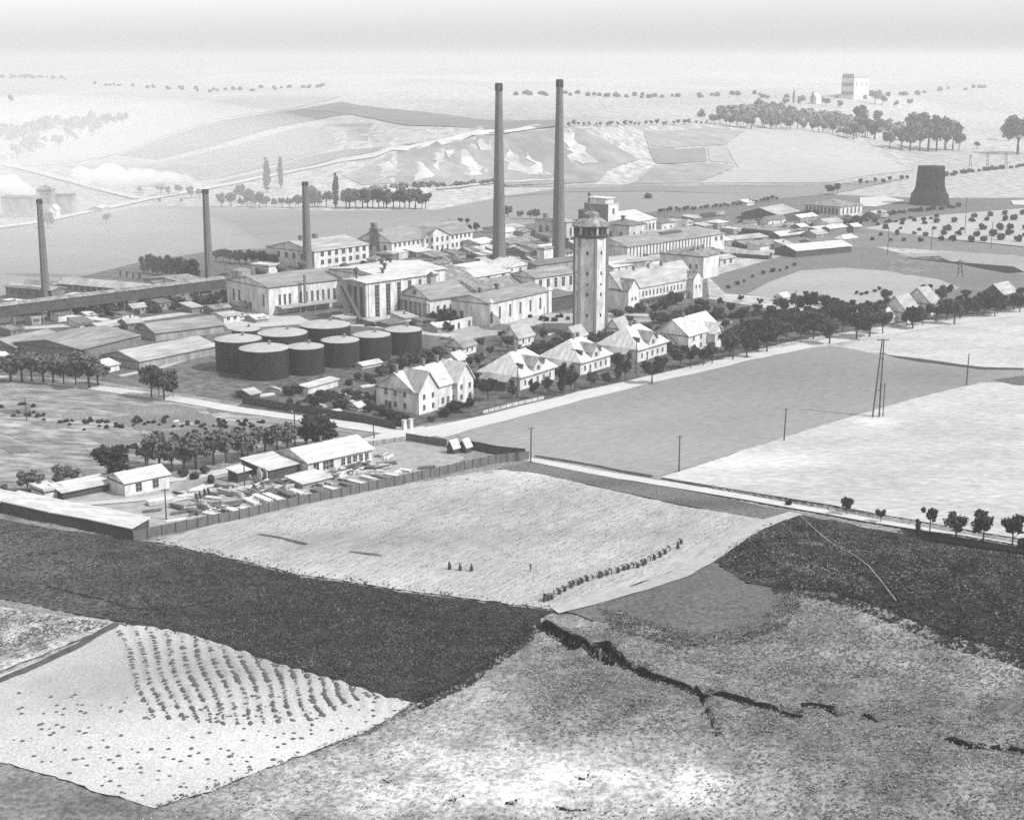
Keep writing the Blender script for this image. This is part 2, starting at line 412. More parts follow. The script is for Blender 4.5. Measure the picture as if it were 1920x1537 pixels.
field('allotment_bed', [(170, 770), (330, 757), (430, 790), (260, 808)], M_mid, 3, 'dark allotment bed beside the lower left road', tone=1.7, sp=4, jit=1.5, blobs=[(300, 770, 60, 8, 1.3)])
field('allotment_bed', [(250, 815), (420, 795), (520, 810), (330, 835)], M_mid, 3, 'grey allotment bed above the row of trees', tone=1.6, sp=4)

for i, (q, tn, lb) in enumerate(((((0, 735), (150, 738), (210, 752), (40, 756)), 1.25, 'upper left'), (((60, 766), (160, 762), (250, 778), (120, 790)), 1.6, 'pale central'), (((0, 800), (110, 795), (200, 812), (60, 826)), 1.35, 'lower left'),
    (((180, 842), (330, 838), (400, 852), (230, 870)), 1.2, 'lower middle'), (((440, 790), (560, 796), (640, 808), (520, 812)), 1.35, 'right hand'), (((20, 850), (150, 845), (170, 872), (40, 884)), 1.7, 'lowest left'))):
    field('allotment_bed', q, M_allot, 4 + i % 2, lb + ' allotment bed', tone=tn * .72, sp=4, jit=1.5)
_pg = random.Random(12)
for i in range(22):
    x = _pg.uniform(-10, 560); y = 735 + (x / 700) * 50 + _pg.uniform(0, 1) * max(20, 130 - x * .17); w = _pg.uniform(24, 64); h_ = _pg.uniform(5, 13)
    q = [(x, y), (x + w, y - w * .06), (x + w * 1.35, y + h_ - w * .02), (x + w * .4, y + h_)]
    dk = _pg.random() < .5
    field('garden_plot', q, M_mid if dk else M_allot, 6 + i * .15, '%s little garden plot on the allotments' % ('darker' if dk else 'pale'), tone=_pg.uniform(1.2, 2.2) if dk else _pg.uniform(.8, 1.3), sp=4, jit=1.2)
# ---- settlement and works ground
field('gardens', [(430, 770), (520, 715), (700, 690), (800, 640), (1000, 600), (1180, 590), (1330, 560), (1480, 585), (1700, 560), (1960, 540), (1960, 572), (1700, 605), (1500, 636), (1370, 668), (1220, 704), (1050, 742), (880, 784), (760, 800), (560, 785)],
      M_garden, 1, 'gardens round the villas', blobs=[(620, 730, 90, 20, 1.3), (1000, 660, 160, 20, .9), (1450, 600, 120, 16, .9)], sp=5)
field('works_yard', [(-80, 700), (170, 712), (450, 755), (520, 715), (700, 690), (800, 640), (1000, 600), (1180, 590), (1330, 560), (1320, 470), (1400, 440), (1640, 420), (1640, 392), (1240, 398), (1000, 420), (880, 438), (700, 450), (530, 465), (400, 468), (260, 492), (-80, 560)],
      M_yard2, 0, 'ground of the works', blobs=[(200, 600, 300, 30, .7), (620, 610, 160, 14, 1.3), (450, 600, 80, 8, 1.3), (980, 600, 100, 14, 1.1), (300, 500, 200, 30, .75), (1500, 430, 200, 30, .9)], sp=10)
field('works_forecourt', [(840, 622), (900, 603), (1030, 588), (1120, 586), (1280, 590), (1240, 603), (1130, 606), (1020, 606), (930, 628), (850, 640)], M_yard, 3, 'pale gravel forecourt round the water tower', sp=6)
field('tank_farm_ground', [(395, 700), (560, 590), (800, 600), (840, 640), (700, 688), (520, 716), (430, 715)], M_yard2, 3, 'grey ground under the tanks', tone=.85, sp=6)
road('yard_road', [(-80, 622), (100, 612), (240, 603), (330, 590), (420, 579), (560, 604), (700, 610), (800, 624), (850, 630)], 7, M_yard, 4, 'pale works road', tone=1.2, sp=5)
road('yard_road', [(225, 705), (300, 690), (390, 660), (440, 640)], 3, M_path, 5, 'pale path to the tanks', sp=4)
field('yard_patch', [(405, 598), (560, 592), (590, 606), (430, 618)], M_path, 5, 'bright strip of yard behind the tanks', sp=5)
field('bank_field', [(1330, 520), (1500, 470), (1640, 462), (1700, 478), (1920, 480), (2050, 500), (2050, 565), (1850, 560), (1620, 600), (1480, 560), (1360, 550)], M_mid, 2, 'grassy bank behind the tree belt', tone=1.5, sp=8)
field('sports_field', [(1400, 552), (1440, 530), (1500, 508), (1580, 502), (1660, 508), (1760, 524), (1800, 540), (1720, 566), (1620, 596), (1560, 572), (1470, 562)], M_pasture, 4, 'pale oval meadow behind the tree belt', tone=1.25, sp=7)
field('slag_ground', [(1640, 500), (1680, 484), (1760, 480), (1800, 498), (1700, 516)], M_yard2, 5, 'mottled pale waste ground', tone=1.25, sp=6)
field('upper_meadow', [(1680, 478), (1800, 472), (1920, 482), (2080, 500), (2080, 530), (1900, 512), (1760, 488)], M_pasture, 5, 'smooth meadow beyond the cutting', tone=1.1, sp=8)
road('trench', [(1700, 484), (1760, 490), (1820, 496), (1870, 502), (1905, 512)], [3, 5, 9, 20, 10], M_earth_shade, 7, 'dark cutting at the right', tone=1.6, sp=6)
field('orchard_ground', [(1620, 430), (1730, 408), (1920, 392), (2080, 388), (2080, 470), (1920, 464), (1760, 448)], M_farlight, 3, 'pale orchard ground', tone=.85, sp=10)
field('scrub_ground', [(1420, 440), (1640, 425), (1760, 450), (1920, 466), (2080, 474), (2080, 498), (1920, 480), (1640, 462), (1500, 470), (1440, 460)], M_mid, 2, 'grey scrubby ground between meadow and orchard', tone=1.7, sp=10)
field('rail_ground', [(1230, 400), (1400, 380), (1560, 366), (1720, 372), (1920, 372), (2080, 370), (2080, 394), (1900, 396), (1620, 428), (1420, 440), (1330, 424)], M_mid, 1, 'dark ground of the sidings', tone=1.35, sp=10)
field('white_yard', [(1612, 372), (1660, 370), (1698, 378), (1640, 390), (1612, 388)], M_road, 4, 'bright white yard beside the pillared hall', sp=8)
field('white_yard', [(1895, 378), (1960, 376), (1960, 388), (1900, 386)], M_road, 4, 'bright white patch at the right edge', sp=8)

# ---- back country
field('valley_field', [(-120, 440), (0, 432), (100, 415), (280, 386), (400, 390), (640, 396), (820, 394), (930, 372), (1060, 362), (1240, 360), (1400, 366), (1400, 382), (1230, 398), (1000, 420), (880, 438), (700, 450), (530, 465), (400, 470), (260, 492), (0, 556), (-120, 570)],
      M_pasture2, 1, 'wide smooth field behind the works', tone=1.06, blobs=[(100, 480, 200, 50, 1.05)], sp=18)
field('valley_field', [(930, 371), (1060, 352), (1240, 350), (1560, 349), (1700, 335), (1560, 365), (1400, 379), (1400, 366), (1240, 359), (1060, 361)], M_pasture2, 1, 'narrow grey field below the railway', tone=.95, sp=18)
field('hill_field', [(1300, 344), (1385, 316), (1362, 276), (1400, 244), (1480, 240), (1550, 251), (1640, 284), (1714, 320), (1600, 334), (1560, 343)], M_farlight, 1, 'bright field on the low hill at the right', tone=.92, sp=16)
field('hill_field', [(1215, 277), (1322, 277), (1326, 304), (1230, 308)], M_fardark, 1, 'grey square field on the hill', tone=1.05, sp=16)
field('hill_field', [(1328, 276), (1362, 276), (1375, 306), (1330, 303)], M_farlight, 1, 'small pale plot between the hill fields', tone=.8, sp=16)
field('hill_field', [(1180, 346), (1225, 311), (1326, 306), (1378, 312), (1300, 344)], M_far, 1, 'grey field at the foot of the hill', tone=.95, sp=16)
field('hill_field', [(1205, 244), (1330, 240), (1396, 246), (1360, 272), (1216, 274)], M_far, 1, 'striped pale field on top of the hill', sp=16)
field('hill_field', [(225, 292), (300, 262), (420, 226), (560, 206), (640, 192), (660, 214), (540, 236), (400, 274), (290, 300)], M_fardark, 1, 'grey sloping field in the distance at the left', tone=.85, sp=22)
field('hill_field', [(560, 206), (640, 192), (800, 212), (930, 228), (1040, 226), (1050, 236), (900, 252), (760, 236), (660, 216)], M_fardark, 2, 'grey upland field behind the chimneys', tone=.95, sp=22)
field('hill_field', [(120, 312), (300, 305), (430, 276), (560, 240), (700, 232), (690, 262), (560, 296), (400, 336), (260, 352)], M_far, 1, 'mottled field on the left slope', tone=.9, sp=22)
field('hill_field', [(694, 258), (760, 248), (850, 256), (770, 272)], M_farlight, 3, 'small bright field above the quarry', tone=.95, sp=20)
field('hill_field', [(410, 342), (560, 300), (720, 276), (800, 266), (700, 286), (560, 316), (430, 344)], M_fardark, 2, 'grey strip above the hill road', sp=20)
field('hill_field', [(-60, 330), (0, 305), (210, 246), (330, 205), (440, 186), (640, 182), (560, 202), (420, 222), (300, 258), (225, 288), (110, 310), (30, 312)], M_farlight, 1, 'pale field on the long slope at the left', tone=.92, sp=24)
road('hill_road', [(-60, 436), (60, 420), (150, 402), (270, 376), (390, 354), (480, 336), (560, 320), (700, 294), (830, 268), (925, 250), (1000, 240)], 9, M_road, 5, 'white road climbing the hill', sp=10)
road('hill_road', [(-60, 300), (20, 312), (100, 332), (180, 354), (262, 374)], 9, M_road, 5, 'white side road at the left', sp=10)
road('railway', [(930, 349), (1100, 349), (1300, 349), (1562, 347), (1640, 341)], 4, M_dgrass, 5, 'thin dark railway line below the hill', sp=12, tone=1.6)
for pp, lb in (([(705, 312), (725, 304), (742, 318), (748, 336), (722, 338), (712, 328)], 'leftmost bare sand scar'),
               ([(764, 308), (790, 304), (806, 318), (808, 338), (784, 342), (770, 326)], 'broad bare sand scar'),
               ([(806, 300), (822, 294), (832, 306), (828, 320), (814, 316)], 'small bare sand scar'),
               ([(835, 284), (856, 276), (880, 290), (908, 312), (904, 330), (884, 332), (874, 312), (848, 300)], 'long bare sand scar left of the chimneys'),
               ([(898, 262), (915, 262), (922, 276), (908, 282)], 'sand scar at the rim'),
               ([(948, 272), (966, 290), (986, 312), (1012, 328), (990, 330), (960, 322), (944, 300)], 'smooth sand cone between the chimneys'),
               ([(986, 284), (1004, 300), (1022, 322), (1046, 332), (1020, 328), (1000, 318)], 'white streak of sand between the chimneys'),
               ([(1056, 238), (1070, 252), (1090, 276), (1122, 306), (1096, 312), (1072, 302), (1062, 270)], 'white fan of sand right of the chimneys')):
    field('sand_face', pp, M_sand, 4, lb + ' on the quarry slope', sp=4, jit=9)
field('quarry_slope', [(640, 330), (760, 282), (900, 254), (1056, 236), (1130, 262), (1200, 300), (1140, 320), (1120, 342), (930, 346), (820, 352), (680, 348)], M_far, 2, 'quarried hill slope', tone=.85, sp=12, blobs=[(820, 320, 100, 30, 1.15), (1000, 280, 60, 30, .85)])
road('quarry_path', [(820, 356), (880, 350), (930, 344), (1000, 340), (1060, 336)], 4, M_path, 6, 'pale path at the foot of the quarry', sp=8)

# ---- roads in front
road('white_road', [(2150, 548), (1920, 586), (1800, 602), (1700, 617), (1600, 634), (1500, 650), (1370, 677), (1300, 694), (1200, 716), (1050, 752), (930, 783), (860, 800), (800, 814)], [8, 8, 8, 8, 8, 8, 8, 8, 8, 8.5, 9, 10, 13], M_road, 8, 'wide white road past the villas', jit=.9, sp=4)
road('white_road', [(812, 808), (740, 818), (700, 826), (620, 840), (500, 868), (400, 888), (300, 903), (180, 915), (90, 917), (60, 912)], [12, 10, 7, 4.5, 4.5, 4.5, 4.5, 5, 6, 6], M_road, 10, 'white road down to the timber yard', jit=.2, sp=3)
road('white_road', [(-80, 700), (0, 708), (100, 718), (170, 726), (260, 738), (340, 750), (450, 769), (560, 784), (660, 798), (770, 812)], [4.5, 4.5, 4.5, 5.5, 6, 6, 6, 5.5, 7, 9], M_road, 9, 'white road along the allotments', jit=.2, sp=4)
road('white_track', [(985, 860), (1050, 872), (1110, 884), (1230, 905), (1370, 929), (1480, 949), (1560, 963), (1640, 978), (1720, 991), (1800, 1003), (1900, 1020), (2100, 1060)], [3, 4, 4, 4.4, 3.6, 3.2, 3.2, 3, 2.4, 1.6, 1.2, 1], M_road, 6, 'white farm track running to the right edge', jit=.2, sp=3)
road('track_ditch', [(1240, 897), (1300, 908), (1400, 924), (1480, 938), (1560, 952), (1640, 966)], [.9, .8, .7, .7, .6, .4], M_earth_shade, 7, 'thin dark ditch beside the white track', jit=.15, sp=2)
road('track_hedge', [(1003, 855), (1050, 862), (1120, 874), (1190, 888), (1222, 894)], 1.6, M_dgrass, 7, 'dark weedy line above the white track', jit=.5, sp=2)
road('cutting', [(1690, 995), (1730, 1004), (1790, 1016), (1850, 1026), (1920, 1036), (2100, 1062)], [1.5, 4, 6, 7.5, 8.5, 9], M_earth_shade, 15, 'dark strip painted as ditch shade below the white track', jit=.3, tone=.7, sp=1.5)  # flat near-black strip, the ditch's shade put into its colour
road('heath_path', [(1500, 969), (1680, 1128)], .22, M_path, 8, 'thin straight pale footpath over the heath', tone=.55, jit=.12, sp=1.5)
for i, (pts, hw, dp) in enumerate(GULLIES):
    if hw > .55: sheet('gully', ribbon_poly(pts, hw * 2.3), M_earth_shade, 5, 'eroded gully in the foreground slope, bank shade painted dark', sp=.5, jit=.9, cut=(hw > .9), tone=.8)  # shade of the gully bank painted as near-black ground
GY = []
for k, (pts, hw, dp) in enumerate(GULLIES): GY.append(ribbon_poly(pts, hw * 2.0))

# ---- the ground sheet itself
def build_ground():
    bs = np.linspace(-.95, .95, 520)
    near = np.arange(95, 345, 1.15)
    rows = list(near)
    y = rows[-1]
    while y < 1000: y *= 1.012; rows.append(y)
    while y < 2300: y += 12; rows.append(y)
    while y < 22000: y *= 1.035; rows.append(y)
    rows = np.array(rows)
    Bm, Ym = np.meshgrid(bs, rows)
    X = Bm * Ym; Y = Ym
    z = H(X, Y, True)
    nearm = 1 - sm(300, 345, Y)
    z = z + nearm * (.28 * fbm(X * .5, Y * .5, 21, 3))
    ins = np.zeros(X.shape, bool)
    for poly in FIELDS:
        xs = [p[0] for p in poly]; ys = [p[1] for p in poly]
        m = (X > min(xs)) & (X < max(xs)) & (Y > min(ys)) & (Y < max(ys))
        if m.any():
            q = inpoly(X[m], Y[m], poly); a = ins[m]; a |= q; ins[m] = a
    z = z - np.where(ins, np.where(Y < 345, .25, 0), 0)
    nr, nc = X.shape
    v = np.stack([X, Y, z], -1).reshape(-1, 3)
    idx = np.arange(nr * nc).reshape(nr, nc)
    f = np.stack([idx[:-1, :-1], idx[:-1, 1:], idx[1:, 1:], idx[1:, :-1]], -1).reshape(-1, 4)
    me = bpy.data.meshes.new('ground')
    me.vertices.add(len(v)); me.vertices.foreach_set('co', v.astype(np.float32).ravel())
    me.loops.add(len(f) * 4); me.loops.foreach_set('vertex_index', f.astype(np.int32).ravel())
    me.polygons.add(len(f)); me.polygons.foreach_set('loop_start', np.arange(0, len(f) * 4, 4, dtype=np.int32))
    me.update(calc_edges=True)
    me.polygons.foreach_set('use_smooth', np.ones(len(f), bool))
    me.materials.append(M_meadow)
    px, py = px_arr(v[:, 0], v[:, 1], v[:, 2])
    t = blob_tone(px, py, BLOBS)
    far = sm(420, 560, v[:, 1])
    t = t * (1 - far) + far * 1.75 * (1 + .25 * sm(1400, 3500, v[:, 1])) * (1 + .22 * fbm(v[:, 0] * .004, v[:, 1] * .002, 31))  # far ground gets paler with distance, haze put into the tone
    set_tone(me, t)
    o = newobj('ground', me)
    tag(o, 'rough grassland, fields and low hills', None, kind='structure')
build_ground()
# ------------------------------------------------------------------ building kit
def AO(v): return lin(v) / 1.9
W_white = mat('white_render', .46, .22, .5, .9, 0, 7, ((1, 1, .3), 0), noise2=.12, scale2=.25, contrast=(.36, .62))
W_pale = mat('pale_render', .37, .26, .5, .9, 0, 7, ((1, 1, .3), 0), noise2=.15, scale2=.25)
W_grey = mat('grey_render', .22, .35, .5, .9, 0, 7, ((1, 1, .3), 0), noise2=.2, scale2=.25)
W_dark = mat('dark_boards', .05, .3, .6, .9, 0, 4, noise2=.2, scale2=.2)
W_brick = mat('brick', .13, .25, .6, .9, 0, 4, noise2=.15, scale2=.15)
R_light = mat('pale_roofing', .27, .36, .35, .8, 0, 5, ((.3, 1.4, 1), 0), noise2=.14, scale2=.15)
R_grey = mat('grey_roofing', .185, .4, .35, .8, 0, 5, ((.3, 1.4, 1), 0), noise2=.14, scale2=.15)
R_white = mat('white_roofing', .40, .32, .6, .7, 0, 8, ((.3, 1.4, 1), 0), noise2=.1, scale2=.15)
R_dark = mat('dark_tiles', .11, .25, .5, .85, 0, 5, noise2=.2, scale2=.2)
R_mid = mat('weathered_tiles', .16, .5, .6, .85, 0, 7, noise2=.3, scale2=.3)
M_glass = mat('window_glass', .03, .3, .8, .3, spec=.5)
M_trim = mat('dark_trim', .06, .2, .8)
M_tank = mat('tar_black_steel', .013, .25, .35, .75, 0, 5, ((1, 1, .25), 0), noise2=.3, scale2=.3)
M_tanktop = mat('tank_top', .29, .12, .5, .8, 0, 5, noise2=.1, scale2=.3)
M_stack = mat('stack_brick', .115, .22, .5, .9, 0, 5, ((1, 1, .35), 0), noise2=.18, scale2=.12)
M_soot = mat('soot', .03, .3, .5)
M_wood = mat('weathered_wood', .10, .3, 1.2, .9, 0, 4, ((1, 1, .3), 0))
M_lumber = mat('fresh_lumber', .46, .25, 1.5, .9, 0, 4)
M_lumberend = mat('lumber_shadow_side', .20, .4, 3, .9, 0, 4)
M_pole = mat('tarred_pole', .05, .3, 1.2)
M_metal = mat('grey_metal', .15, .2, 1)

class MB:
    def __init__(s): s.v = []; s.f = []; s.mi = []
    def box(s, x0, x1, y0, y1, z0, z1, mi=0):
        b = len(s.v)
        s.v += [(x0, y0, z0), (x1, y0, z0), (x1, y1, z0), (x0, y1, z0), (x0, y0, z1), (x1, y0, z1), (x1, y1, z1), (x0, y1, z1)]
        s.f += [tuple(b + i for i in q) for q in ((0, 3, 2, 1), (4, 5, 6, 7), (0, 1, 5, 4), (1, 2, 6, 5), (2, 3, 7, 6), (3, 0, 4, 7))]
        s.mi += [mi] * 6
        return s
    def poly(s, vs, fs, mi=0):
        b = len(s.v); s.v += [tuple(v) for v in vs]; s.f += [tuple(b + i for i in q) for q in fs]; s.mi += [mi] * len(fs); return s
    def lathe(s, prof, n=16, mi=0, cx=0, cy=0, rot=0, cap=True):
        b = len(s.v)
        for r, z in prof:
            for k in range(n):
                a = rot + 2 * math.pi * k / n
                s.v.append((cx + r * math.cos(a), cy + r * math.sin(a), z))
        for j in range(len(prof) - 1):
            for k in range(n):
                k2 = (k + 1) % n
                s.f.append((b + j * n + k, b + j * n + k2, b + (j + 1) * n + k2, b + (j + 1) * n + k)); s.mi.append(mi)
        if cap:
            s.f.append(tuple(b + (len(prof) - 1) * n + k for k in range(n))); s.mi.append(mi)
            s.f.append(tuple(b + k for k in reversed(range(n)))); s.mi.append(mi)
        return s
    def bar(s, p, q, w, mi=0, w2=None):
        p, q = Vector(p), Vector(q); d = (q - p).normalized()
        a = d.cross(Vector((0, 0, 1)));
        if a.length < .01: a = Vector((1, 0, 0))
        a.normalize(); c = d.cross(a); w2 = w if w2 is None else w2
        b = len(s.v)
        for pt, ww in ((p, w), (q, w2)):
            for i, j in ((-1, -1), (1, -1), (1, 1), (-1, 1)):
                s.v.append(tuple(pt + a * i * ww / 2 + c * j * ww / 2))
        s.f += [tuple(b + i for i in q2) for q2 in ((0, 1, 5, 4), (1, 2, 6, 5), (2, 3, 7, 6), (3, 0, 4, 7), (3, 2, 1, 0), (4, 5, 6, 7))]
        s.mi += [mi] * 6
        return s
    def mesh(s, name, *ms, smooth=False):
        me = bpy.data.meshes.new(name); me.from_pydata(s.v, [], s.f)
        for m in ms: me.materials.append(m)
        if any(s.mi): me.polygons.foreach_set('material_index', s.mi)
        if smooth: me.polygons.foreach_set('use_smooth', [True] * len(me.polygons))
        bm = bmesh.new(); bm.from_mesh(me); bmesh.ops.recalc_face_normals(bm, faces=bm.faces); bm.to_mesh(me); bm.free()
        me.update()
        return me
    def obj(s, name, ms, parent=None, loc=None, rz=0, smooth=False):
        if not isinstance(ms, (list, tuple)): ms = [ms]
        return newobj(name, s.mesh(name, *ms, smooth=smooth), None, parent, loc, rz)
def empty(name, loc, rz=0, label=None, cat=None, group=None):
    o = bpy.data.objects.new(name, None); col.objects.link(o)
    o.empty_display_size = .5; o.location = loc; o.rotation_euler = (0, 0, rz)
    return tag(o, label, cat, group)
_wm = {}
def window_mesh(w, h, frame=True, arch=False):
    k = (round(w, 2), round(h, 2), frame)
    if k not in _wm:
        b = MB()
        b.box(-w / 2, w / 2, -.03, .25, 0, h, 0)
        if frame:
            t = min(.09, w * .12)
            b.box(-w / 2 - t, -w / 2, -.07, .2, -t, h + t, 1).box(w / 2, w / 2 + t, -.07, .2, -t, h + t, 1)
            b.box(-w / 2, w / 2, -.07, .2, h, h + t, 1).box(-w / 2, w / 2, -.12, .2, -t * 1.6, -.001, 1)
            if w > .8: b.box(-.03, .03, -.06, .1, 0, h, 1)
            nb = int(h / 1.6)
            for i in range(1, nb + 1): b.box(-w / 2, w / 2, -.055, .1, h * i / (nb + 1) - .03, h * i / (nb + 1) + .03, 1)
        _wm[k] = b.mesh('window', M_glass, W_pale)
    return _wm[k]
def windows(root, side, L, D, n, w, h, z, m0=1.5, m1=1.5, frame=True, name='window', xs=None):
    """a row of n windows on a wall: f front, b back, l left end, r right end"""
    me = window_mesh(w, h, frame)
    if name == 'door' or name == 'gate':
        me = MB().box(-w / 2, w / 2, -.05, .2, 0, h, 0).box(-w / 2 - .12, w / 2 + .12, -.03, .2, -.02, h + .15, 1).mesh(name, M_trim, W_pale)
    ln = L if side in 'fb' else D
    for i in range(n):
        p = xs[i] if xs else (m0 + (ln - m0 - m1) * ((i + .5) / n))
        loc, rz = {'f': ((p, 0, z), 0), 'b': ((p, D, z), math.pi), 'l': ((0, D - p, z), -math.pi / 2), 'r': ((L, p, z), math.pi / 2)}[side]
        newobj(name, me, None, root, loc, rz)
def gable_roof(L, D, h, rise, ov=.5, th=.3, hip=0, hip2=None, roofm=None, ax='u'):
    """roof mesh; ridge along x (ax u) or y (ax v); hip = run of the hipped ends"""
    b = MB()
    if ax == 'v': L, D = D, L
    hip2 = hip if hip2 is None else hip2
    s = rise / (D / 2)
    ze = h - ov * s
    g0 = -ov; g1 = L + ov
    r0 = hip if hip else -ov; r1 = L - hip2 if hip2 else L + ov
    top = [(g0, -ov, ze), (g1, -ov, ze), (g1, D + ov, ze), (g0, D + ov, ze), (r0, D / 2, h + rise), (r1, D / 2, h + rise)]
    fs = [(0, 1, 5, 4), (2, 3, 4, 5)]
    if hip: fs.append((3, 0, 4))
    if hip2: fs.append((1, 2, 5))
    n = len(top)
    vs = [(x, y, z + .04 + th) for x, y, z in top] + [(x, y, z + .04) for x, y, z in top]
    ff = list(fs) + [tuple(i + n for i in reversed(q)) for q in fs]
    edges = [(0, 1), (2, 3)]
    edges += [(3, 0)] if hip else [(4, 0), (3, 4)]
    edges += [(1, 2)] if hip2 else [(1, 5), (5, 2)]
    for a, c in edges: ff.append((a, a + n, c + n, c))
    if ax == 'v': vs = [(y, x, z) for x, y, z in vs]
    b.poly(vs, ff)
    return b
def wall_mesh(L, D, h, rise=0, ax='u', hip=0, hip2=None):
    hip2 = hip if hip2 is None else hip2
    b = MB(); z0 = -.6
    v = [(0, 0, z0), (L, 0, z0), (L, D, z0), (0, D, z0), (0, 0, h), (L, 0, h), (L, D, h), (0, D, h)]
    f = [(0, 1, 5, 4), (1, 2, 6, 5), (2, 3, 7, 6), (3, 0, 4, 7), (4, 5, 6, 7)]
    b.poly(v, f)
    if rise:
        if ax == 'u':
            if not hip: b.poly([(0, 0, h), (0, D, h), (0, D / 2, h + rise), (.3, 0, h), (.3, D, h), (.3, D / 2, h + rise)], [(0, 1, 2), (5, 4, 3)])
            if not hip2: b.poly([(L, 0, h), (L, D, h), (L, D / 2, h + rise), (L - .3, 0, h), (L - .3, D, h), (L - .3, D / 2, h + rise)], [(0, 1, 2), (5, 4, 3)])
        else:
            if not hip: b.poly([(0, 0, h), (L, 0, h), (L / 2, 0, h + rise), (0, .3, h), (L, .3, h), (L / 2, .3, h + rise)], [(0, 1, 2), (5, 4, 3)])
            if not hip2: b.poly([(0, D, h), (L, D, h), (L / 2, D, h + rise), (0, D - .3, h), (L, D - .3, h), (L / 2, D - .3, h + rise)], [(0, 1, 2), (5, 4, 3)])
    return b
def building(name, label, A, B, C, wall, rise=10, roof='gable', ax='u', wm=None, rm=None, wins=(), doors=(), cat='building', group=None,
             vents=(), chimneys=(), hip=None, hip2=None, ov=.5, trim=True, depth=None, heading=None, plinth=False):
    """A = near corner, B = far end of the long front, C = far corner of the left end, all photo pixels on the ground; wall and rise in pixels"""
    P, Q = G(*A), G(*B)
    u = Vector((Q[0] - P[0], Q[1] - P[1])); L = u.length
    u.normalize(); v = Vector((-u[1], u[0]))
    if depth is None:
        Rr = G(*C); D = max(2.5, Vector((Rr[0] - P[0], Rr[1] - P[1])).dot(v))
    else: D = depth
    m = mpp(P) / .985; h = wall * m; rs = rise * m
    z = min(P[2], Q[2], float(H(P[0] + v[0] * D, P[1] + v[1] * D)))
    root = empty(name, (P[0], P[1], z), math.atan2(u[1], u[0]), label, cat, group)
    wm = wm or W_white; rm = rm or R_grey
    hp = 0
    if roof == 'hip': hp = (min(L, D) / 2 if hip is None else hip)
    if hip is not None: hp = hip
    h2 = hp if hip2 is None else hip2
    if roof == 'flat':
        b = wall_mesh(L, D, h); b.obj('wall', wm, root)
        MB().box(-.25, L + .25, -.25, D + .25, h + .002, h + .35).box(-.3, L + .3, -.3, -.1, h + .352, h + .7).box(-.3, L + .3, D + .1, D + .3, h + .352, h + .7).box(-.3, -.1, -.1, D + .1, h + .352, h + .7).box(L + .1, L + .3, -.1, D + .1, h + .352, h + .7).obj('roof', rm, root)
        zt = lambda x, y: h + .35
    elif roof == 'mono':
        wb = MB(); wb.poly([(0, 0, -.6), (L, 0, -.6), (L, D, -.6), (0, D, -.6), (0, 0, h), (L, 0, h), (L, D, h + rs), (0, D, h + rs)],
                           [(0, 1, 5, 4), (1, 2, 6, 5), (2, 3, 7, 6), (3, 0, 4, 7), (4, 5, 6, 7)])
        wb.obj('wall', wm, root)
        e = rs / D * ov
        MB().poly([(-ov, -ov, h - e + .02), (L + ov, -ov, h - e + .02), (L + ov, D + ov, h + rs + e + .02), (-ov, D + ov, h + rs + e + .02),
                   (-ov, -ov, h - e + .25), (L + ov, -ov, h - e + .25), (L + ov, D + ov, h + rs + e + .25), (-ov, D + ov, h + rs + e + .25)],
                  [(3, 2, 1, 0), (4, 5, 6, 7), (0, 1, 5, 4), (1, 2, 6, 5), (2, 3, 7, 6), (3, 0, 4, 7)]).obj('roof', rm, root)
        zt = lambda x, y: h + rs * y / D + .2
    else:
        wall_mesh(L, D, h, rs, ax, hp, h2).obj('wall', wm, root)
        gable_roof(L, D, h, rs, ov, .28, hp, h2, None, ax).obj('roof', rm, root)
        zt = (lambda x, y: h + rs * (1 - abs(y - D / 2) / (D / 2)) + .3) if ax == 'u' else (lambda x, y: h + rs * (1 - abs(x - L / 2) / (L / 2)) + .3)
    if trim and roof not in ('mono',):
        MB().box(-.12, L + .12, -.12, -.003, h - .42, h - .14).box(-.12, -.003, -.003, D + .1, h - .42, h - .14).obj('cornice', M_trim, root)
    for wn_ in wins:
        side, n, w, hh, zz = wn_[:5]
        m0, m1 = (wn_[5], wn_[6]) if len(wn_) > 6 else (1.2, 1.2)
        windows(root, side, L, D, n, w, hh, zz, m0, m1)
    for dr in doors:
        windows(root, dr[0], L, D, 1, dr[2], dr[3], 0, name='door', xs=[dr[1] * (L if dr[0] in 'fb' else D)])
    for fx, fy, r, hh in vents:
        x, y = fx * L, fy * D
        MB().lathe([(r * .55, zt(x, y) - .5), (r * .55, zt(x, y) + hh * .6), (r, zt(x, y) + hh * .6), (r, zt(x, y) + hh * .8), (r * .2, zt(x, y) + hh)], 8, 0, x, y).obj('roof_vent', M_trim, root)
    for fx, fy, w, hh in chimneys:
        x, y = fx * L, fy * D
        MB().box(x - w / 2, x + w / 2, y - w / 2, y + w / 2, zt(x, y) - 1.2, zt(x, y) + hh).box(x - w / 2 - .1, x + w / 2 + .1, y - w / 2 - .1, y + w / 2 + .1, zt(x, y) + hh + .002, zt(x, y) + hh + .2).obj('chimney', W_brick, root)
    root['_L'] = L; root['_D'] = D; root['_h'] = h; root['_m'] = m
    return root, L, D, h, m
def done(root):
    for k in ('_L', '_D', '_h', '_m'):
        if k in root: del root[k]
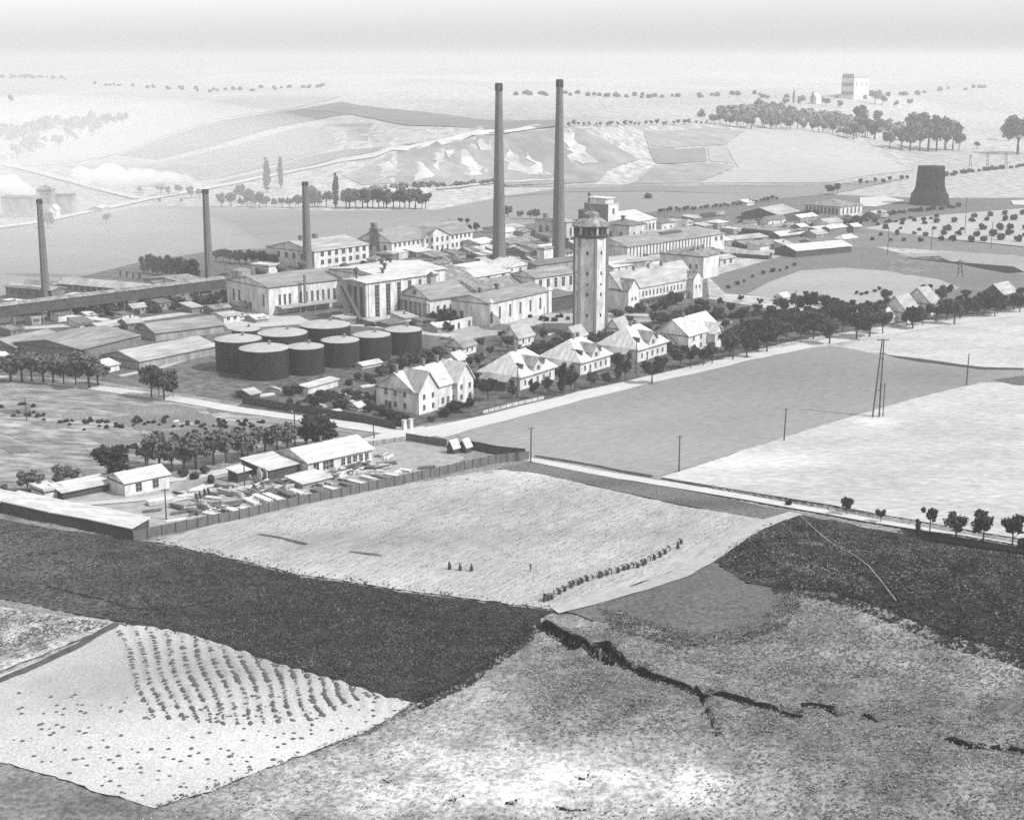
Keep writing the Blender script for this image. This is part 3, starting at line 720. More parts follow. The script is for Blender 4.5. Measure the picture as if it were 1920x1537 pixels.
def fence(label, px, hgt, m=None, step=2.5, name='fence', cat='fence', th=.08, post=.14):
    q = pts_world(px)
    root = empty(name, q[0], 0, label, cat)
    o = q[0]; b = MB(); acc = []
    for a, c in zip(q[:-1], q[1:]):
        d = Vector((c[0] - a[0], c[1] - a[1])); l = d.length; n = max(1, int(l / step)); d.normalize(); nv = Vector((-d[1], d[0])) * th / 2
        for i in range(n):
            p0 = a.lerp(c, i / n) - o; p1 = a.lerp(c, (i + 1) / n) - o
            j = random.uniform(-.06, .06)
            z0 = float(H(p0.x + o.x, p0.y + o.y)) - o.z; z1 = float(H(p1.x + o.x, p1.y + o.y)) - o.z
            vs = []
            for z, hh in ((-.3, None), (0, 1)):
                for pt, zz in ((p0, z0), (p1, z1)):
                    for s in (-1, 1):
                        vs.append((pt.x + nv[0] * s, pt.y + nv[1] * s, zz + (hgt + j if hh else -.3)))
            b.poly(vs, [(0, 2, 6, 4), (1, 5, 7, 3), (4, 6, 7, 5), (0, 4, 5, 1), (2, 3, 7, 6)])
            acc.append((p0, z0, nv))
    b.obj('fence_panel', m or M_wood, root)
    pm = MB().box(-post / 2, post / 2, -post / 2, post / 2, -.3, hgt + .15).mesh('post', M_pole)
    k = max(1, math.ceil(len(acc) / 95))
    for p0, z0, nv in acc[::k]:
        newobj('post', pm, None, root, (p0.x - nv[0] * 2.2, p0.y - nv[1] * 2.2, z0))
    return root
def ordinal(i):
    w = ['first', 'second', 'third', 'fourth', 'fifth', 'sixth', 'seventh', 'eighth', 'ninth', 'tenth', 'eleventh', 'twelfth', 'thirteenth', 'fourteenth', 'fifteenth', 'sixteenth', 'seventeenth', 'eighteenth', 'nineteenth']
    if i < 19: return w[i]
    t = {2: 'twent', 3: 'thirt', 4: 'fort', 5: 'fift', 6: 'sixt', 7: 'sevent', 8: 'eight', 9: 'ninet'}[(i + 1) // 10 % 10] if i < 99 else ''
    if i < 99: return t + ('ieth' if (i + 1) % 10 == 0 else 'y-' + w[(i + 1) % 10 - 1])
    if i == 99: return 'hundredth'
    return 'hundred and ' + ordinal(i - 100)
# ------------------------------------------------------------------ the works
def stack(label, base, top, rb, rt, m=None, bands=4, plinth=0):
    """round brick chimney; base and top pixels, radii in pixels"""
    P = G(*base); k = mpp(P)
    c, s = math.cos(R(PITCH)), math.sin(R(PITCH))
    # height that brings the top to the given pixel row
    dx, dy, dz = ray(top[0], top[1]); t = P[1] / float(dy)
    hh = CAM_H + float(dz) * t - P[2]
    root = empty('factory_chimney', P, 0, label, 'chimney')
    r0, r1 = rb * k, rt * k
    prof = [(r0 * 1.15, -.5), (r0 * 1.15, hh * .02), (r0, hh * .025)]
    prof += [(r0 + (r1 - r0) * q, hh * (.025 + .955 * q)) for q in [i / 12 for i in range(1, 13)]]
    MB().lathe(prof, 24).obj('shaft', m or M_stack, root, smooth=False)
    MB().lathe([(r1 * 1.01, hh * .955), (r1 * 1.16, hh * .962), (r1 * 1.16, hh * .992), (r1 * 1.02, hh), (r1 * .7, hh), (r1 * .7, hh * .985)], 24).obj('rim', M_soot if m is None else m, root)
    for i in range(bands):
        z = hh * (i + 1) / (bands + 1); r = r0 + (r1 - r0) * (z / hh)
        MB().lathe([(r * 1.005, z - .14), (r * 1.05, z - .12), (r * 1.05, z + .12), (r * 1.005, z + .14)], 24, cap=False).obj('iron_band', M_metal, root)
    b = MB()
    b.bar((0, -r0 - .25, 3), (0, -r1 - .25, hh - 1), .35)
    b.obj('ladder', M_metal, root)
    return root, hh, P
stack('taller left of the two giant slender brick chimneys', (936, 503), (934, 156), 13, 6.2)
stack('right one of the two giant brick chimneys, behind the water tower', (1047, 492), (1047, 149), 12.5, 6)
CH2 = stack('smoking chimney on the left, above the long hall', (393, 532), (381, 355), 8, 5.5, bands=3)
CH1 = stack('leftmost smoking chimney above the low sheds', (87, 564), (77, 374), 8, 5, bands=3)
stack('short dark chimney rising through the hall roof', (577, 505), (571, 341), 9, 5.5, bands=5)
sp_, sh_, sP = stack('slim iron flue in front of the long hall', (573, 584), (573, 515), 3.2, 2.6, m=M_metal, bands=2)

# --- great halls in the middle
root, L, D, h, m = building('factory_hall', 'wide hall with pale roof and tall slit windows behind the tanks', (505, 591), (712, 564), (422, 574), 51, 13, wm=W_white, rm=R_grey,
    wins=[('f', 3, 1.1, 5.2, 2.6, 4, 44), ('f', 7, 1.1, 5.2, 2.6, 14, 22), ('l', 2, 1.3, 4.6, 3.2, 3, 20), ('l', 1, 1.2, 5, 3, 26, 2), ('l', 3, 1.6, 2.6, 1.2, 9, 12)], chimneys=())
for i, (x, y) in enumerate(((.18, .62), (.38, .72), (.45, .86), (.62, .84), (.8, .3))):
    MB().lathe([(1.5, h + 1.0), (1.6, h + 3.6), (2.2, h + 3.7), (2.1, h + 4.5), (.4, h + 5.2)], 10, 0, x * L, y * D).obj('roof_vent', M_trim, root)
MB().box(3, 30, -4.5, -.002, 3.1, 3.5).box(3, 30, -4.6, -4.5, 2.7, 3.6).obj('awning', R_light, root)
for x in (5, 12, 19, 26):
    if x < 30: MB().box(x, x + .3, -4.4, -4.1, -.3, 3.09).obj('awning_post', M_metal, root)
root, L, D, h, m = building('silo_building', 'tall white panelled building with broad white roof', (688, 604), (822, 582), (640, 593), 72, 3, wm=W_white, rm=R_white, depth=14, ov=.8,
    wins=[('f', 6, 2.0, 12.5, 1.5, 2.5, 1)], vents=())
for i in range(7): MB().box(1 + i * (L - 2) / 6.5, 2.0 + i * (L - 2) / 6.5, -.35, -.002, -.3, h - .6).obj('pilaster', W_white, root)
MB().box(-.6, -.003, 0, 13.5, -.3, h - .1).obj('dark_end_wall', W_grey, root)
for y in (1.5, 5, 8.5): MB().box(-.75, -.605, y, y + 1.5, 1.5, h - 1.5).obj('end_slot', M_glass, root)
MB().bar((-3.2, 10.5, h - 1.5), (-5.5, -2.5, 1.6), 1.5).obj('conveyor', M_trim, root)
for y, z in ((6, 9), (1, 3.4)): MB().bar((-4.0, y, -.3), (-4.0, y, z), .35).obj('conveyor_leg', M_metal, root)
MB().lathe([(.35, h), (.35, h + 3.2), (1.0, h + 3.3), (1.0, h + 4.8), (.2, h + 5.4)], 8, 0, 2, 8).obj('roof_vent', M_trim, root)
building('factory_hall', 'broad white roofed hall behind the panelled front block', (716, 586), (835, 568), (690, 578), 66, 8, wm=W_white, rm=R_white, depth=34, ov=.8, vents=((.3, .3, 1.1, 2.6), (.5, .6, 1.4, 2.6), (.72, .7, 1, 2.4), (.12, .12, 1, 2.2)))
root, L, D, h, m = building('portico_house', 'temple fronted machine house with pediment and tall columns', (806, 603), (880, 592), (738, 594), 42, 20, wm=W_white, rm=R_grey, ov=.9,
    wins=[('f', 5, 1.3, 2.6, 3.2, 2.5, 1)], vents=())
n = 6
for i in range(n): MB().box(-.06, .1, .9 + i * (D - 2.2) / (n - .6), .9 + i * (D - 2.2) / (n - .6) + 1.5, 1.0, h - 2.2).obj('window', M_glass, root)
for i in range(n + 1): MB().lathe([(.5, -.3), (.45, h - 1.8)], 10, 0, -.9, .45 + i * (D - .9) / n).obj('column', W_pale, root)
MB().box(-1.5, -.003, -.3, D + .3, h - 1.8, h - .45).obj('entablature', W_pale, root)
MB().lathe([(1.0, 0), (1.0, .2)], 12).obj('pediment_window', M_glass, root).matrix_local = Matrix.Translation((-.0, D / 2, h + 1.7)) @ Matrix.Rotation(-math.pi / 2, 4, 'Y')
MB().box(L * .35, L * .35 + 2.6, D / 2 - 1.3, D / 2 + 1.3, h + 2.5, h + 7.2).lathe([(2.1, h + 7.21), (.2, h + 9)], 4, 1, L * .35 + 1.3, D / 2, math.pi / 4).obj('ridge_turret', [W_grey, M_trim], root)

building('works_range', 'white range with mottled roof behind the portico house', (824, 566), (895, 556), (800, 553), 32, 14, wm=W_white, rm=R_mid, wins=[('f', 5, 1.7, 3, 3.4, 1, 1)], vents=((.1, .5, 1, 2),))
building('works_range', 'long low building with mottled dark roof left of the water tower', (893, 566), (1000, 550), (862, 556), 20, 13, wm=W_white, rm=R_mid, wins=[('f', 4, 1.2, 2, 1.6, 14, 2)])
building('works_range', 'pale range with big arched windows left of the water tower', (1003, 556), (1080, 545), (975, 546), 34, 10, wm=W_white, rm=R_grey, wins=[('f', 5, 1.7, 4, 3, 1, 1)])
root, L, D, h, m = building('workshop', 'white workshop with tall slim windows beside the forecourt', (917, 613), (1031, 586), (864, 600), 43, 12, wm=W_white, rm=R_grey,
    wins=[('f', 5, 1.2, 4.6, 2.4, 3.5, 3.5), ('l', 1, 1.6, 4, 1, 2, 10)], vents=((.42, .5, 1.2, 2.4), (.15, .5, .9, 2)))
for x in (0, L - 1.6): MB().box(x - .3, x + 1.9, -.7, -.002, -.3, h + .5).lathe([(1.6, h + .5), (.1, h + 1.9)], 4, 0, x + .8, -.1, math.pi / 4).obj('corner_pier', W_white, root)
MB().box(.0, 1.2, -.85, -.702, 1.4, 6).obj('window', M_glass, root)
done(root)
building('shed', 'dark open shed between workshop and water tower', (1035, 585), (1078, 577), (1020, 576), 26, 4, roof='mono', wm=W_dark, rm=R_dark)
building('white_wall', 'low white wall with gaps in front of the dark garden', (846, 620), (893, 609), (845, 618), 15, 1, roof='mono', wm=W_white, rm=R_white, depth=.6, cat='wall', doors=(('f', .3, 1.4, 2.4), ('f', .72, 1.4, 2.4)), ov=.05)

# --- flat and low roofs in the middle of the works
for lb, A, B, C, wl, rs, kw in (
    ('grey hipped roof house among the white roofs', (840, 530), (885, 523), (808, 520), 18, 9, dict(rm=R_mid, wm=W_grey, roof='hip')),
    ('long white roofed shed behind the portico house', (870, 540), (960, 525), (820, 528), 16, 6, dict(rm=R_white, wm=W_white, wins=[('f', 3, 2, 2.4, 1.4)])),
    ('white roofed shed at the foot of the left giant chimney', (948, 517), (1003, 508), (930, 509), 14, 11, dict(rm=R_white, wm=W_white, wins=[('f', 3, 1.6, 1.6, 1.2)], ax='v')),
    ('long low white roof left of the left giant chimney', (862, 522), (925, 512), (850, 512), 14, 6, dict(rm=R_white, wm=W_pale)),
    ('small white cube tower by the right giant chimney', (1020, 500), (1037, 497), (1016, 497), 32, 2, dict(rm=R_light, wm=W_white, roof='flat')),
    ('dark shed at the foot of the right giant chimney', (1006, 512), (1078, 502), (998, 505), 14, 5, dict(rm=R_dark, wm=W_grey)),
    ('grey works building between the giant chimneys', (985, 492), (1020, 486), (968, 484), 18, 8, dict(rm=R_mid, wm=W_brick)),
    ('low dark building behind the giant chimneys', (955, 470), (1010, 462), (940, 462), 12, 6, dict(rm=R_mid, wm=W_pale)),
    ('pale low shed behind the left giant chimney', (900, 470), (930, 465), (885, 462), 12, 6, dict(rm=R_white, wm=W_white)),
    ('white shed behind the left giant chimney', (945, 440), (985, 434), (930, 433), 9, 4, dict(rm=R_light, wm=W_pale)),
    ('tall windowed block left of the right giant chimney', (1062, 452), (1078, 450), (1006, 445), 34, 5, dict(rm=R_light, wm=W_pale, wins=[('l', 4, 2.2, 5, 2.5, 2, 2), ('f', 1, 1.6, 4.6, 2.5)], chimneys=((.5, .8, 2, 2.5),))),
    ('grey storehouse under the big hipped hall', (1148, 512), (1210, 505), (1120, 500), 16, 6, dict(rm=R_light, wm=W_grey)),
    ('small white shed right of the water tower', (1150, 514), (1185, 508), (1138, 508), 12, 7, dict(rm=R_white, wm=W_white, wins=[('f', 2, 1, 1.4, 1)])),
):
    building('works_shed', lb, A, B, C, wl, rs, **kw)

# --- northern row
root, L, D, h, m = building('works_building', 'two storey white building with pale roof at the back left', (590, 504), (692, 489), (524, 490), 31, 14, wm=W_white, rm=R_light,
    wins=[('f', 7, 2.2, 2.2, 5.6, 3, 1), ('f', 7, 2.2, 2.2, 1.6, 3, 1), ('l', 4, 1.8, 2.6, 4, 6, 6)], chimneys=((.2, .5, 2, 2), (.45, .5, 2, 2)))
root, L, D, h, m = building('works_office', 'long two storey building with pediment at the back', (735, 487), (886, 464), (692, 477), 31, 21, wm=W_white, rm=R_grey,
    wins=[('f', 18, 1.5, 2.2, 6.2, 1, 1), ('f', 18, 1.5, 2.2, 1.8, 1, 1), ('l', 4, 1.8, 3, 4, 2, 2)], chimneys=())
MB().box(L * .36, L * .68, -1.6, -.003, -.3, h).poly([(L * .36, -1.6, h), (L * .68, -1.6, h), (L * .52, -1.6, h + 4.2), (L * .36, 0, h), (L * .68, 0, h), (L * .52, 0, h + 4.2)], [(0, 1, 2), (5, 4, 3)]).obj('risalit', W_white, root)
MB().poly([(L * .345, -2.1, h - .2), (L * .52, -2.1, h + 4.7), (L * .695, -2.1, h - .2), (L * .345, D * .45, h - .2), (L * .52, D * .45, h + 4.7), (L * .695, D * .45, h - .2),
           (L * .345, -2.1, h + .15), (L * .52, -2.1, h + 5.05), (L * .695, -2.1, h + .15), (L * .345, D * .45, h + .15), (L * .52, D * .45, h + 5.05), (L * .695, D * .45, h + .15)],
          [(0, 3, 4, 1), (1, 4, 5, 2), (6, 7, 10, 9), (7, 8, 11, 10), (0, 1, 7, 6), (1, 2, 8, 7), (0, 6, 9, 3), (2, 5, 11, 8)]).obj('cross_roof', R_grey, root)
for zz in (1.8, 6.2):
    for i in range(5): newobj('window', window_mesh(1.5, 2.4), None, root, (L * .36 + (i + .5) * L * .32 / 5, -1.6, zz))
MB().box(-.5, 3.5, D / 2 - 3, D / 2 + 3, h - 2, h + 6.4).box(-1, .9, D / 2 - 1.5, D / 2 + 1.5, h + 6.4, h + 9.5).obj('stair_gable', W_brick, root)
MB().box(L * .02, L * .36, -3.6, -.003, -.3, 3.6).box(L * .02 - .3, L * .36 + .3, -3.9, .0, 3.602, 3.9).obj('front_annex', [W_pale], root)

# --- boiler house tower and hipped halls behind the water tower
root, L, D, h, m = building('boiler_house', 'tall dark sided block with one face painted sunlit behind the water tower', (1139, 452), (1158, 449), (1101, 447), 66, 2, roof='flat', wm=W_brick, rm=W_pale,
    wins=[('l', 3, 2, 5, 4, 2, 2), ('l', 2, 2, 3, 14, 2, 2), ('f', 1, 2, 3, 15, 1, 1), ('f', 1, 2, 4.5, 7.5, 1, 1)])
MB().box(-.0 + .02, L + .05, -.25, -.01, -.3, h).obj('painted_sun_face', W_white, root)  # sunlight put into the colour: white slab over the dark wall
MB().box(L * .1, L * .9, D * .15, D * .8, h + .36, h + 3.2).box(L * .05, L * .95, D * .1, D * .9, h + 3.2, h + 3.7).obj('penthouse', [W_white], root)
MB().lathe([(.5, h), (.5, h + 4.5), (1.0, h + 4.6), (.9, h + 5.8)], 8, 0, .3 * L, D * .93).obj('roof_vent', M_trim, root)
for x in (.1, .9):
    newobj('window', window_mesh(1.8, 3), None, root, (L / 2, -.26, 15 if x < .5 else 8))
building('boiler_annex', 'lower dark stage of the boiler house', (1108, 449), (1128, 446), (1089, 446), 48, 4, wm=W_dark, rm=R_mid, roof='mono')
building('turbine_hall', 'bright white roofed hall right of the boiler house', (1165, 447), (1230, 436), (1140, 430), 26, 14, wm=W_white, rm=R_white, wins=[('f', 9, 2.0, 3.8, 2.2)], chimneys=((.35, .5, 2.4, 2.6),))
building('pump_house', 'square house with dark hipped roof below the white hall', (1179, 457), (1211, 452), (1146, 450), 33, 8, roof='hip', wm=W_pale, rm=R_dark, wins=[('f', 2, 1.7, 4.6, 1.4, 1.5, 1.5), ('l', 2, 1.8, 4, 2, 2, 2)], vents=((.4, .5, 1.8, 2),))
root, L, D, h, m = building('store_hall', 'long striped hall with tall white bays and hipped end', (1176, 496), (1358, 468), (1150, 482), 32, 13, wm=W_white, rm=R_grey, hip=0, hip2=9, depth=24,
    wins=[('f', 26, .95, 6.2, 2.3, 1, 12)])
for i in range(2): newobj('window', window_mesh(2, 2.2), None, root, (L - 8 + i * 5, 0, 5.5))
MB().box(L * .45, L * .65, D * .3, D * .42, h + 2.2, h + 3.6).obj('skylight', M_trim, root)
building('low_annex', 'low pale annex along the foot of the striped hall', (1200, 502), (1300, 486), (1196, 498), 11, 3, roof='mono', wm=W_pale, rm=R_light, wins=[('f', 9, 1.2, 1.2, 1)])
MBt = G(1232, 446)
tnk = empty('round_basin', MBt, 0, 'round dark basin with a pale rim beside the white hall', 'tank')
MB().lathe([(7.5, 0), (7.5, 3), (8.2, 3.1), (8.2, 3.5), (6.8, 3.5), (6.8, 2.4)], 28).obj('basin_wall', M_trim, tnk)
MB().lathe([(8.3, 3.52), (8.3, 3.9), (6.6, 3.95)], 28).obj('rim', R_light, tnk)

# --- water tower
P = G(1106, 628); k = mpp(P); hw = (628 - 447) * k / .985
wt = empty('water_tower', P, R(-76.5), 'tall six sided pale water tower with dark cap', 'water tower')
r = 30.8 * k
MB().lathe([(r * 1.05, -.5), (r * 1.05, 1.6), (r, 1.9), (r, hw)], 6).obj('shaft', W_white, wt)
for i in range(6):
    a = i * math.pi / 3
    b = MB(); b.bar((r * .995 * math.cos(a), r * .995 * math.sin(a), -.4), (r * .995 * math.cos(a), r * .995 * math.sin(a), hw), .95); b.obj('corner_rib', M_metal, wt)
for i in range(6):
    a = i * math.pi / 3 + math.pi / 6; ap = r * math.cos(math.pi / 6)
    for z in (7.5, 15.2, 19.2, 23, 30.5):
        newobj('window', window_mesh(.8, 1.3 if z != 19.2 else .8, False), None, wt, (ap * math.cos(a), ap * math.sin(a), z), a + math.pi / 2)
MB().lathe([(r * 1.0, hw), (r * 1.06, hw + .7), (r * 1.08, hw + .9), (r * 1.08, hw + 1.3)], 12).obj('gallery_floor', M_trim, wt)
MB().lathe([(r * .86, hw + 1.3), (r * .86, hw + 4.4)], 12).obj('tank_drum', W_dark, wt)
for i in range(18):
    a = i * math.pi / 9 + .1
    MB().bar((r * .98 * math.cos(a), r * .98 * math.sin(a), hw + 1.3), (r * .98 * math.cos(a), r * .98 * math.sin(a), hw + 4.3), .8).obj('gallery_pier', W_pale if i % 3 == 0 else M_trim, wt)
MB().lathe([(r * 1.17, hw + 4.1), (r * 1.19, hw + 4.5), (r * 1.05, hw + 5.1), (r * .8, hw + 6.2), (r * .5, hw + 7.3), (r * .48, hw + 8.6), (r * .2, hw + 9.4)], 12).obj('roof', R_mid, wt)
MB().lathe([(.12, hw + 9.2), (.05, hw + 12)], 6).obj('finial', M_metal, wt)

# --- tanks
def tank(label, cx, cyt, rpx, hpx=45, d=None):
    # (cx, cyt): centre of the top in the photograph
    best = None
    P = G(cx, cyt + hpx * .95)
    k = mpp(P); hh = hpx * k / .985; r = rpx * k
    root = empty('storage_tank', P, random.random(), label, 'tank', 'black storage tanks of the tank farm')
    MB().lathe([(r, -.4), (r, hh)], 40).obj('shell', M_tank, root)
    for z in (.25, .5, .75): MB().lathe([(r * 1.001, hh * z - .05), (r * 1.006, hh * z), (r * 1.001, hh * z + .05)], 40, cap=False).obj('plate_ring', M_tank, root)
    MB().lathe([(r * 1.012, hh - .15), (r * 1.012, hh + .02), (r * .7, hh + r * .08), (r * .3, hh + r * .13), (.1, hh + r * .14)], 40).obj('roof', M_tanktop, root)
    MB().lathe([(.45, hh + r * .1), (.45, hh + r * .14 + .8), (.7, hh + r * .14 + .85), (.1, hh + r * .14 + 1.2)], 8, 0, r * .2, -r * .1).obj('vent', M_metal, root)
    b = MB()
    b.box(r + .02, r + .14, -.25, .25, 0, hh)
    b.obj('ladder', M_metal, root)
    MB().lathe([(.28, 0), (.28, .02)], 6).obj('hatch', M_trim, root, (-r * .5, 0, hh + r * .09))
tank('black tank at the back left, largely hidden by the nearer tanks', 462, 618, 26, 30)
tank('large black tank in the middle of the back row', 611, 610, 47, 42)
tank('large black tank in the back row behind the two nearest', 531, 625, 46, 42)
tank('small black tank at the right end of the front row', 757, 619, 34.5, 44)
tank('small black tank, second from the right in the front row', 698, 629, 35, 46)
tank('small black tank, third from the right in the front row', 639, 639, 35.5, 47)
tank('black tank at the left edge of the tank farm', 449, 637, 43, 58)
tank('small black tank just right of the largest front tank', 574, 651, 34.5, 50)
tank('largest and nearest black tank at the lower left', 497, 654, 46, 54)

# --- left part of the works
for nm, lb, A, B, C, wl, rs, kw in (
    ('long_shed', 'long grey roofed shed behind the left tanks', (292, 640), (420, 624), (256, 634), 15, 12, dict(wm=W_grey, rm=R_grey, depth=17)),
    ('long_shed', 'long grey roofed shed reaching the left tank', (262, 694), (408, 664), (222, 684), 16, 13, dict(wm=W_grey, rm=R_light, depth=20)),
    ('big_shed', 'wide low grey roofed shed at the left edge', (152, 680), (262, 652), (20, 668), 24, 12, dict(wm=W_brick, rm=R_grey, depth=None)),
    ('big_shed', 'grey roofed shed wing at the far left', (30, 668), (120, 648), (-30, 660), 16, 12, dict(wm=W_brick, rm=R_grey)),
    ('big_shed', 'low grey roofed wing right of the big shed', (190, 664), (262, 648), (150, 655), 14, 10, dict(wm=W_brick, rm=R_grey)),
    ('small_shed', 'small white roofed hut beside the left road', (196, 700), (224, 694), (190, 694), 12, 6, dict(wm=W_white, rm=R_white, roof='mono')),
    ('small_shed', 'bright white roofed hut at the left edge', (-4, 690), (26, 683), (-14, 684), 12, 8, dict(wm=W_white, rm=R_white, roof='mono')),
    ('works_building', 'low windowed building with pale roof behind the left sheds', (268, 562), (296, 556), (165, 538), 17, 9, dict(wm=W_grey, rm=R_light, ax='v', wins=[('l', 13, 2, 2.4, 1.6)])),
    ('low_store', 'long white topped low store left of the smoking chimney', (222, 566), (236, 562), (150, 554), 6, 2, dict(wm=W_grey, rm=R_white, roof='mono')),
    ('low_store', 'low white roofed store at the foot of the leftmost chimney', (128, 580), (140, 577), (50, 562), 6, 3, dict(wm=W_grey, rm=R_white, roof='mono')),
    ('low_store', 'short white topped store below the conveyor', (192, 607), (204, 604), (152, 595), 5, 2, dict(wm=W_grey, rm=R_white, roof='mono')),
    ('works_building', 'dark block around the leftmost chimney', (98, 565), (122, 560), (36, 553), 20, 4, dict(wm=W_brick, rm=R_light, wins=[('l', 5, 2.4, 2.4, 1.6)], ax='v')),
    ('works_building', 'dark low building right of the leftmost chimney', (160, 550), (176, 546), (96, 532), 12, 6, dict(wm=W_brick, rm=R_mid, ax='v')),
    ('works_building', 'grey shed left of the smoking chimney', (350, 545), (392, 538), (290, 532), 12, 7, dict(wm=W_grey, rm=R_mid)),
    ('works_building', 'small white fronted shed near the smoking chimney', (336, 534), (348, 532), (322, 530), 11, 4, dict(wm=W_white, rm=R_white)),
    ('low_shed', 'long low pale roofed shed left of the tanks', (190, 622), (270, 608), (170, 617), 7, 5, dict(wm=W_grey, rm=R_light, depth=10)),
):
    building(nm, lb, A, B, C, wl, rs, **kw)
P0 = G(454, 533)
ct = empty('round_silo', P0, 0, 'short round pale silo behind the long hall', 'silo')
k = mpp(P0)
MB().lathe([(18 * k, -.5), (18 * k, 26 * k), (18.6 * k, 26.2 * k), (18.6 * k, 27.5 * k), (16 * k, 28 * k)], 24).obj('silo_wall', W_grey, ct)
MB().lathe([(17.5 * k, 27.9 * k), (6 * k, 31 * k)], 24).obj('roof', R_mid, ct)
building('silo_annex', 'dark fronted white annex beside the round silo', (505, 536), (525, 532), (487, 530), 36, 2, roof='flat', wm=W_white, rm=R_white, wins=[('l', 1, 5.2, 7, .8, .5, .5)])
# covered conveyor gallery
a, b = G(-40, 622), G(424, 560)
d = Vector((b[0] - a[0], b[1] - a[1])); Lg = d.length
gl = empty('conveyor_gallery', a, math.atan2(d[1], d[0]), 'long dark covered gallery on trestles across the left works', 'conveyor')
gable_roof(Lg, 3.6, 8.6, .9, .3, .15).obj('gallery_roof', R_mid, gl)
MB().box(0, Lg, 0, 3.6, 4.4, 8.6).obj('gallery_wall', W_dark, gl)
for i in range(int(Lg / 12)):
    MB().bar((i * 12 + 3, .3, -.4), (i * 12 + 3, .9, 5.2), .4).bar((i * 12 + 3, 3.3, -.4), (i * 12 + 3, 2.7, 5.2), .4).bar((i * 12 + 3, .5, 2.4), (i * 12 + 3, 3.1, 2.4), .25).obj('trestle', M_metal, gl)

# --- right part of the works
root, L, D, h, m = building('row_house', 'long two storey terrace with steep pale roof and white end gables', (1166, 583), (1300, 556), (1145, 570), 38, 30, wm=W_white, rm=R_light, hip=0, depth=13,
    wins=[('f', 14, .9, 2.1, 4.4, 8, 8), ('f', 9, 1.0, 1.8, 1.0, 8, 8)], chimneys=((.3, .45, .9, 1.6), (.5, .45, .9, 1.6), (.68, .45, .9, 1.8)))
for x0, x1 in ((0, 7.5), (L - 5, L + 2)):
    xm = (x0 + x1) / 2; hz = h + (4 if x0 == 0 else 2.5)
    MB().box(x0, x1, -3.2, -.004, -.3, h).poly([(x0, -3.2, h), (x1, -3.2, h), (xm, -3.2, hz), (x0, -.4, h), (x1, -.4, h), (xm, -.4, hz)], [(0, 1, 2), (5, 4, 3)]).obj('end_gable', W_white, root)
    MB().poly([(x0 - .3, -3.5, h - .2), (xm, -3.5, hz + .3), (x1 + .3, -3.5, h - .2), (x0 - .3, D * .5, h - .2), (xm, D * .5, hz + .3), (x1 + .3, D * .5, h - .2),
               (x0 - .3, -3.5, h + .1), (xm, -3.5, hz + .6), (x1 + .3, -3.5, h + .1), (x0 - .3, D * .5, h + .1), (xm, D * .5, hz + .6), (x1 + .3, D * .5, h + .1)],
              [(0, 3, 4, 1), (1, 4, 5, 2), (6, 7, 10, 9), (7, 8, 11, 10), (0, 1, 7, 6), (1, 2, 8, 7), (0, 6, 9, 3), (2, 5, 11, 8)]).obj('gable_roof', R_mid, root)
    for q in (-1.2, 1.2): newobj('window', window_mesh(.9, 1.4), None, root, (xm + q, -3.2, 4.2))
MB().box(8, L - 6, -2.4, -.004, 2.9, 3.3).obj('porch_roof', M_trim, root)
for i in range(6): MB().bar((8.5 + i * (L - 15) / 5, -2.2, -.3), (8.5 + i * (L - 15) / 5, -2.2, 2.89), .3).obj('porch_post', M_trim, root)
building('hipped_house', 'house with grey hipped roof and bright white end behind the terrace', (1318, 524), (1347, 517), (1264, 510), 42, 12, roof='hip', wm=W_white, rm=R_mid, hip=5, wins=[('l', 6, 1, 2.2, 4.5, 2, 2)], chimneys=((.2, .3, .9, 1.6), (.5, .3, .9, 1.6), (.8, .3, .9, 1.6)))
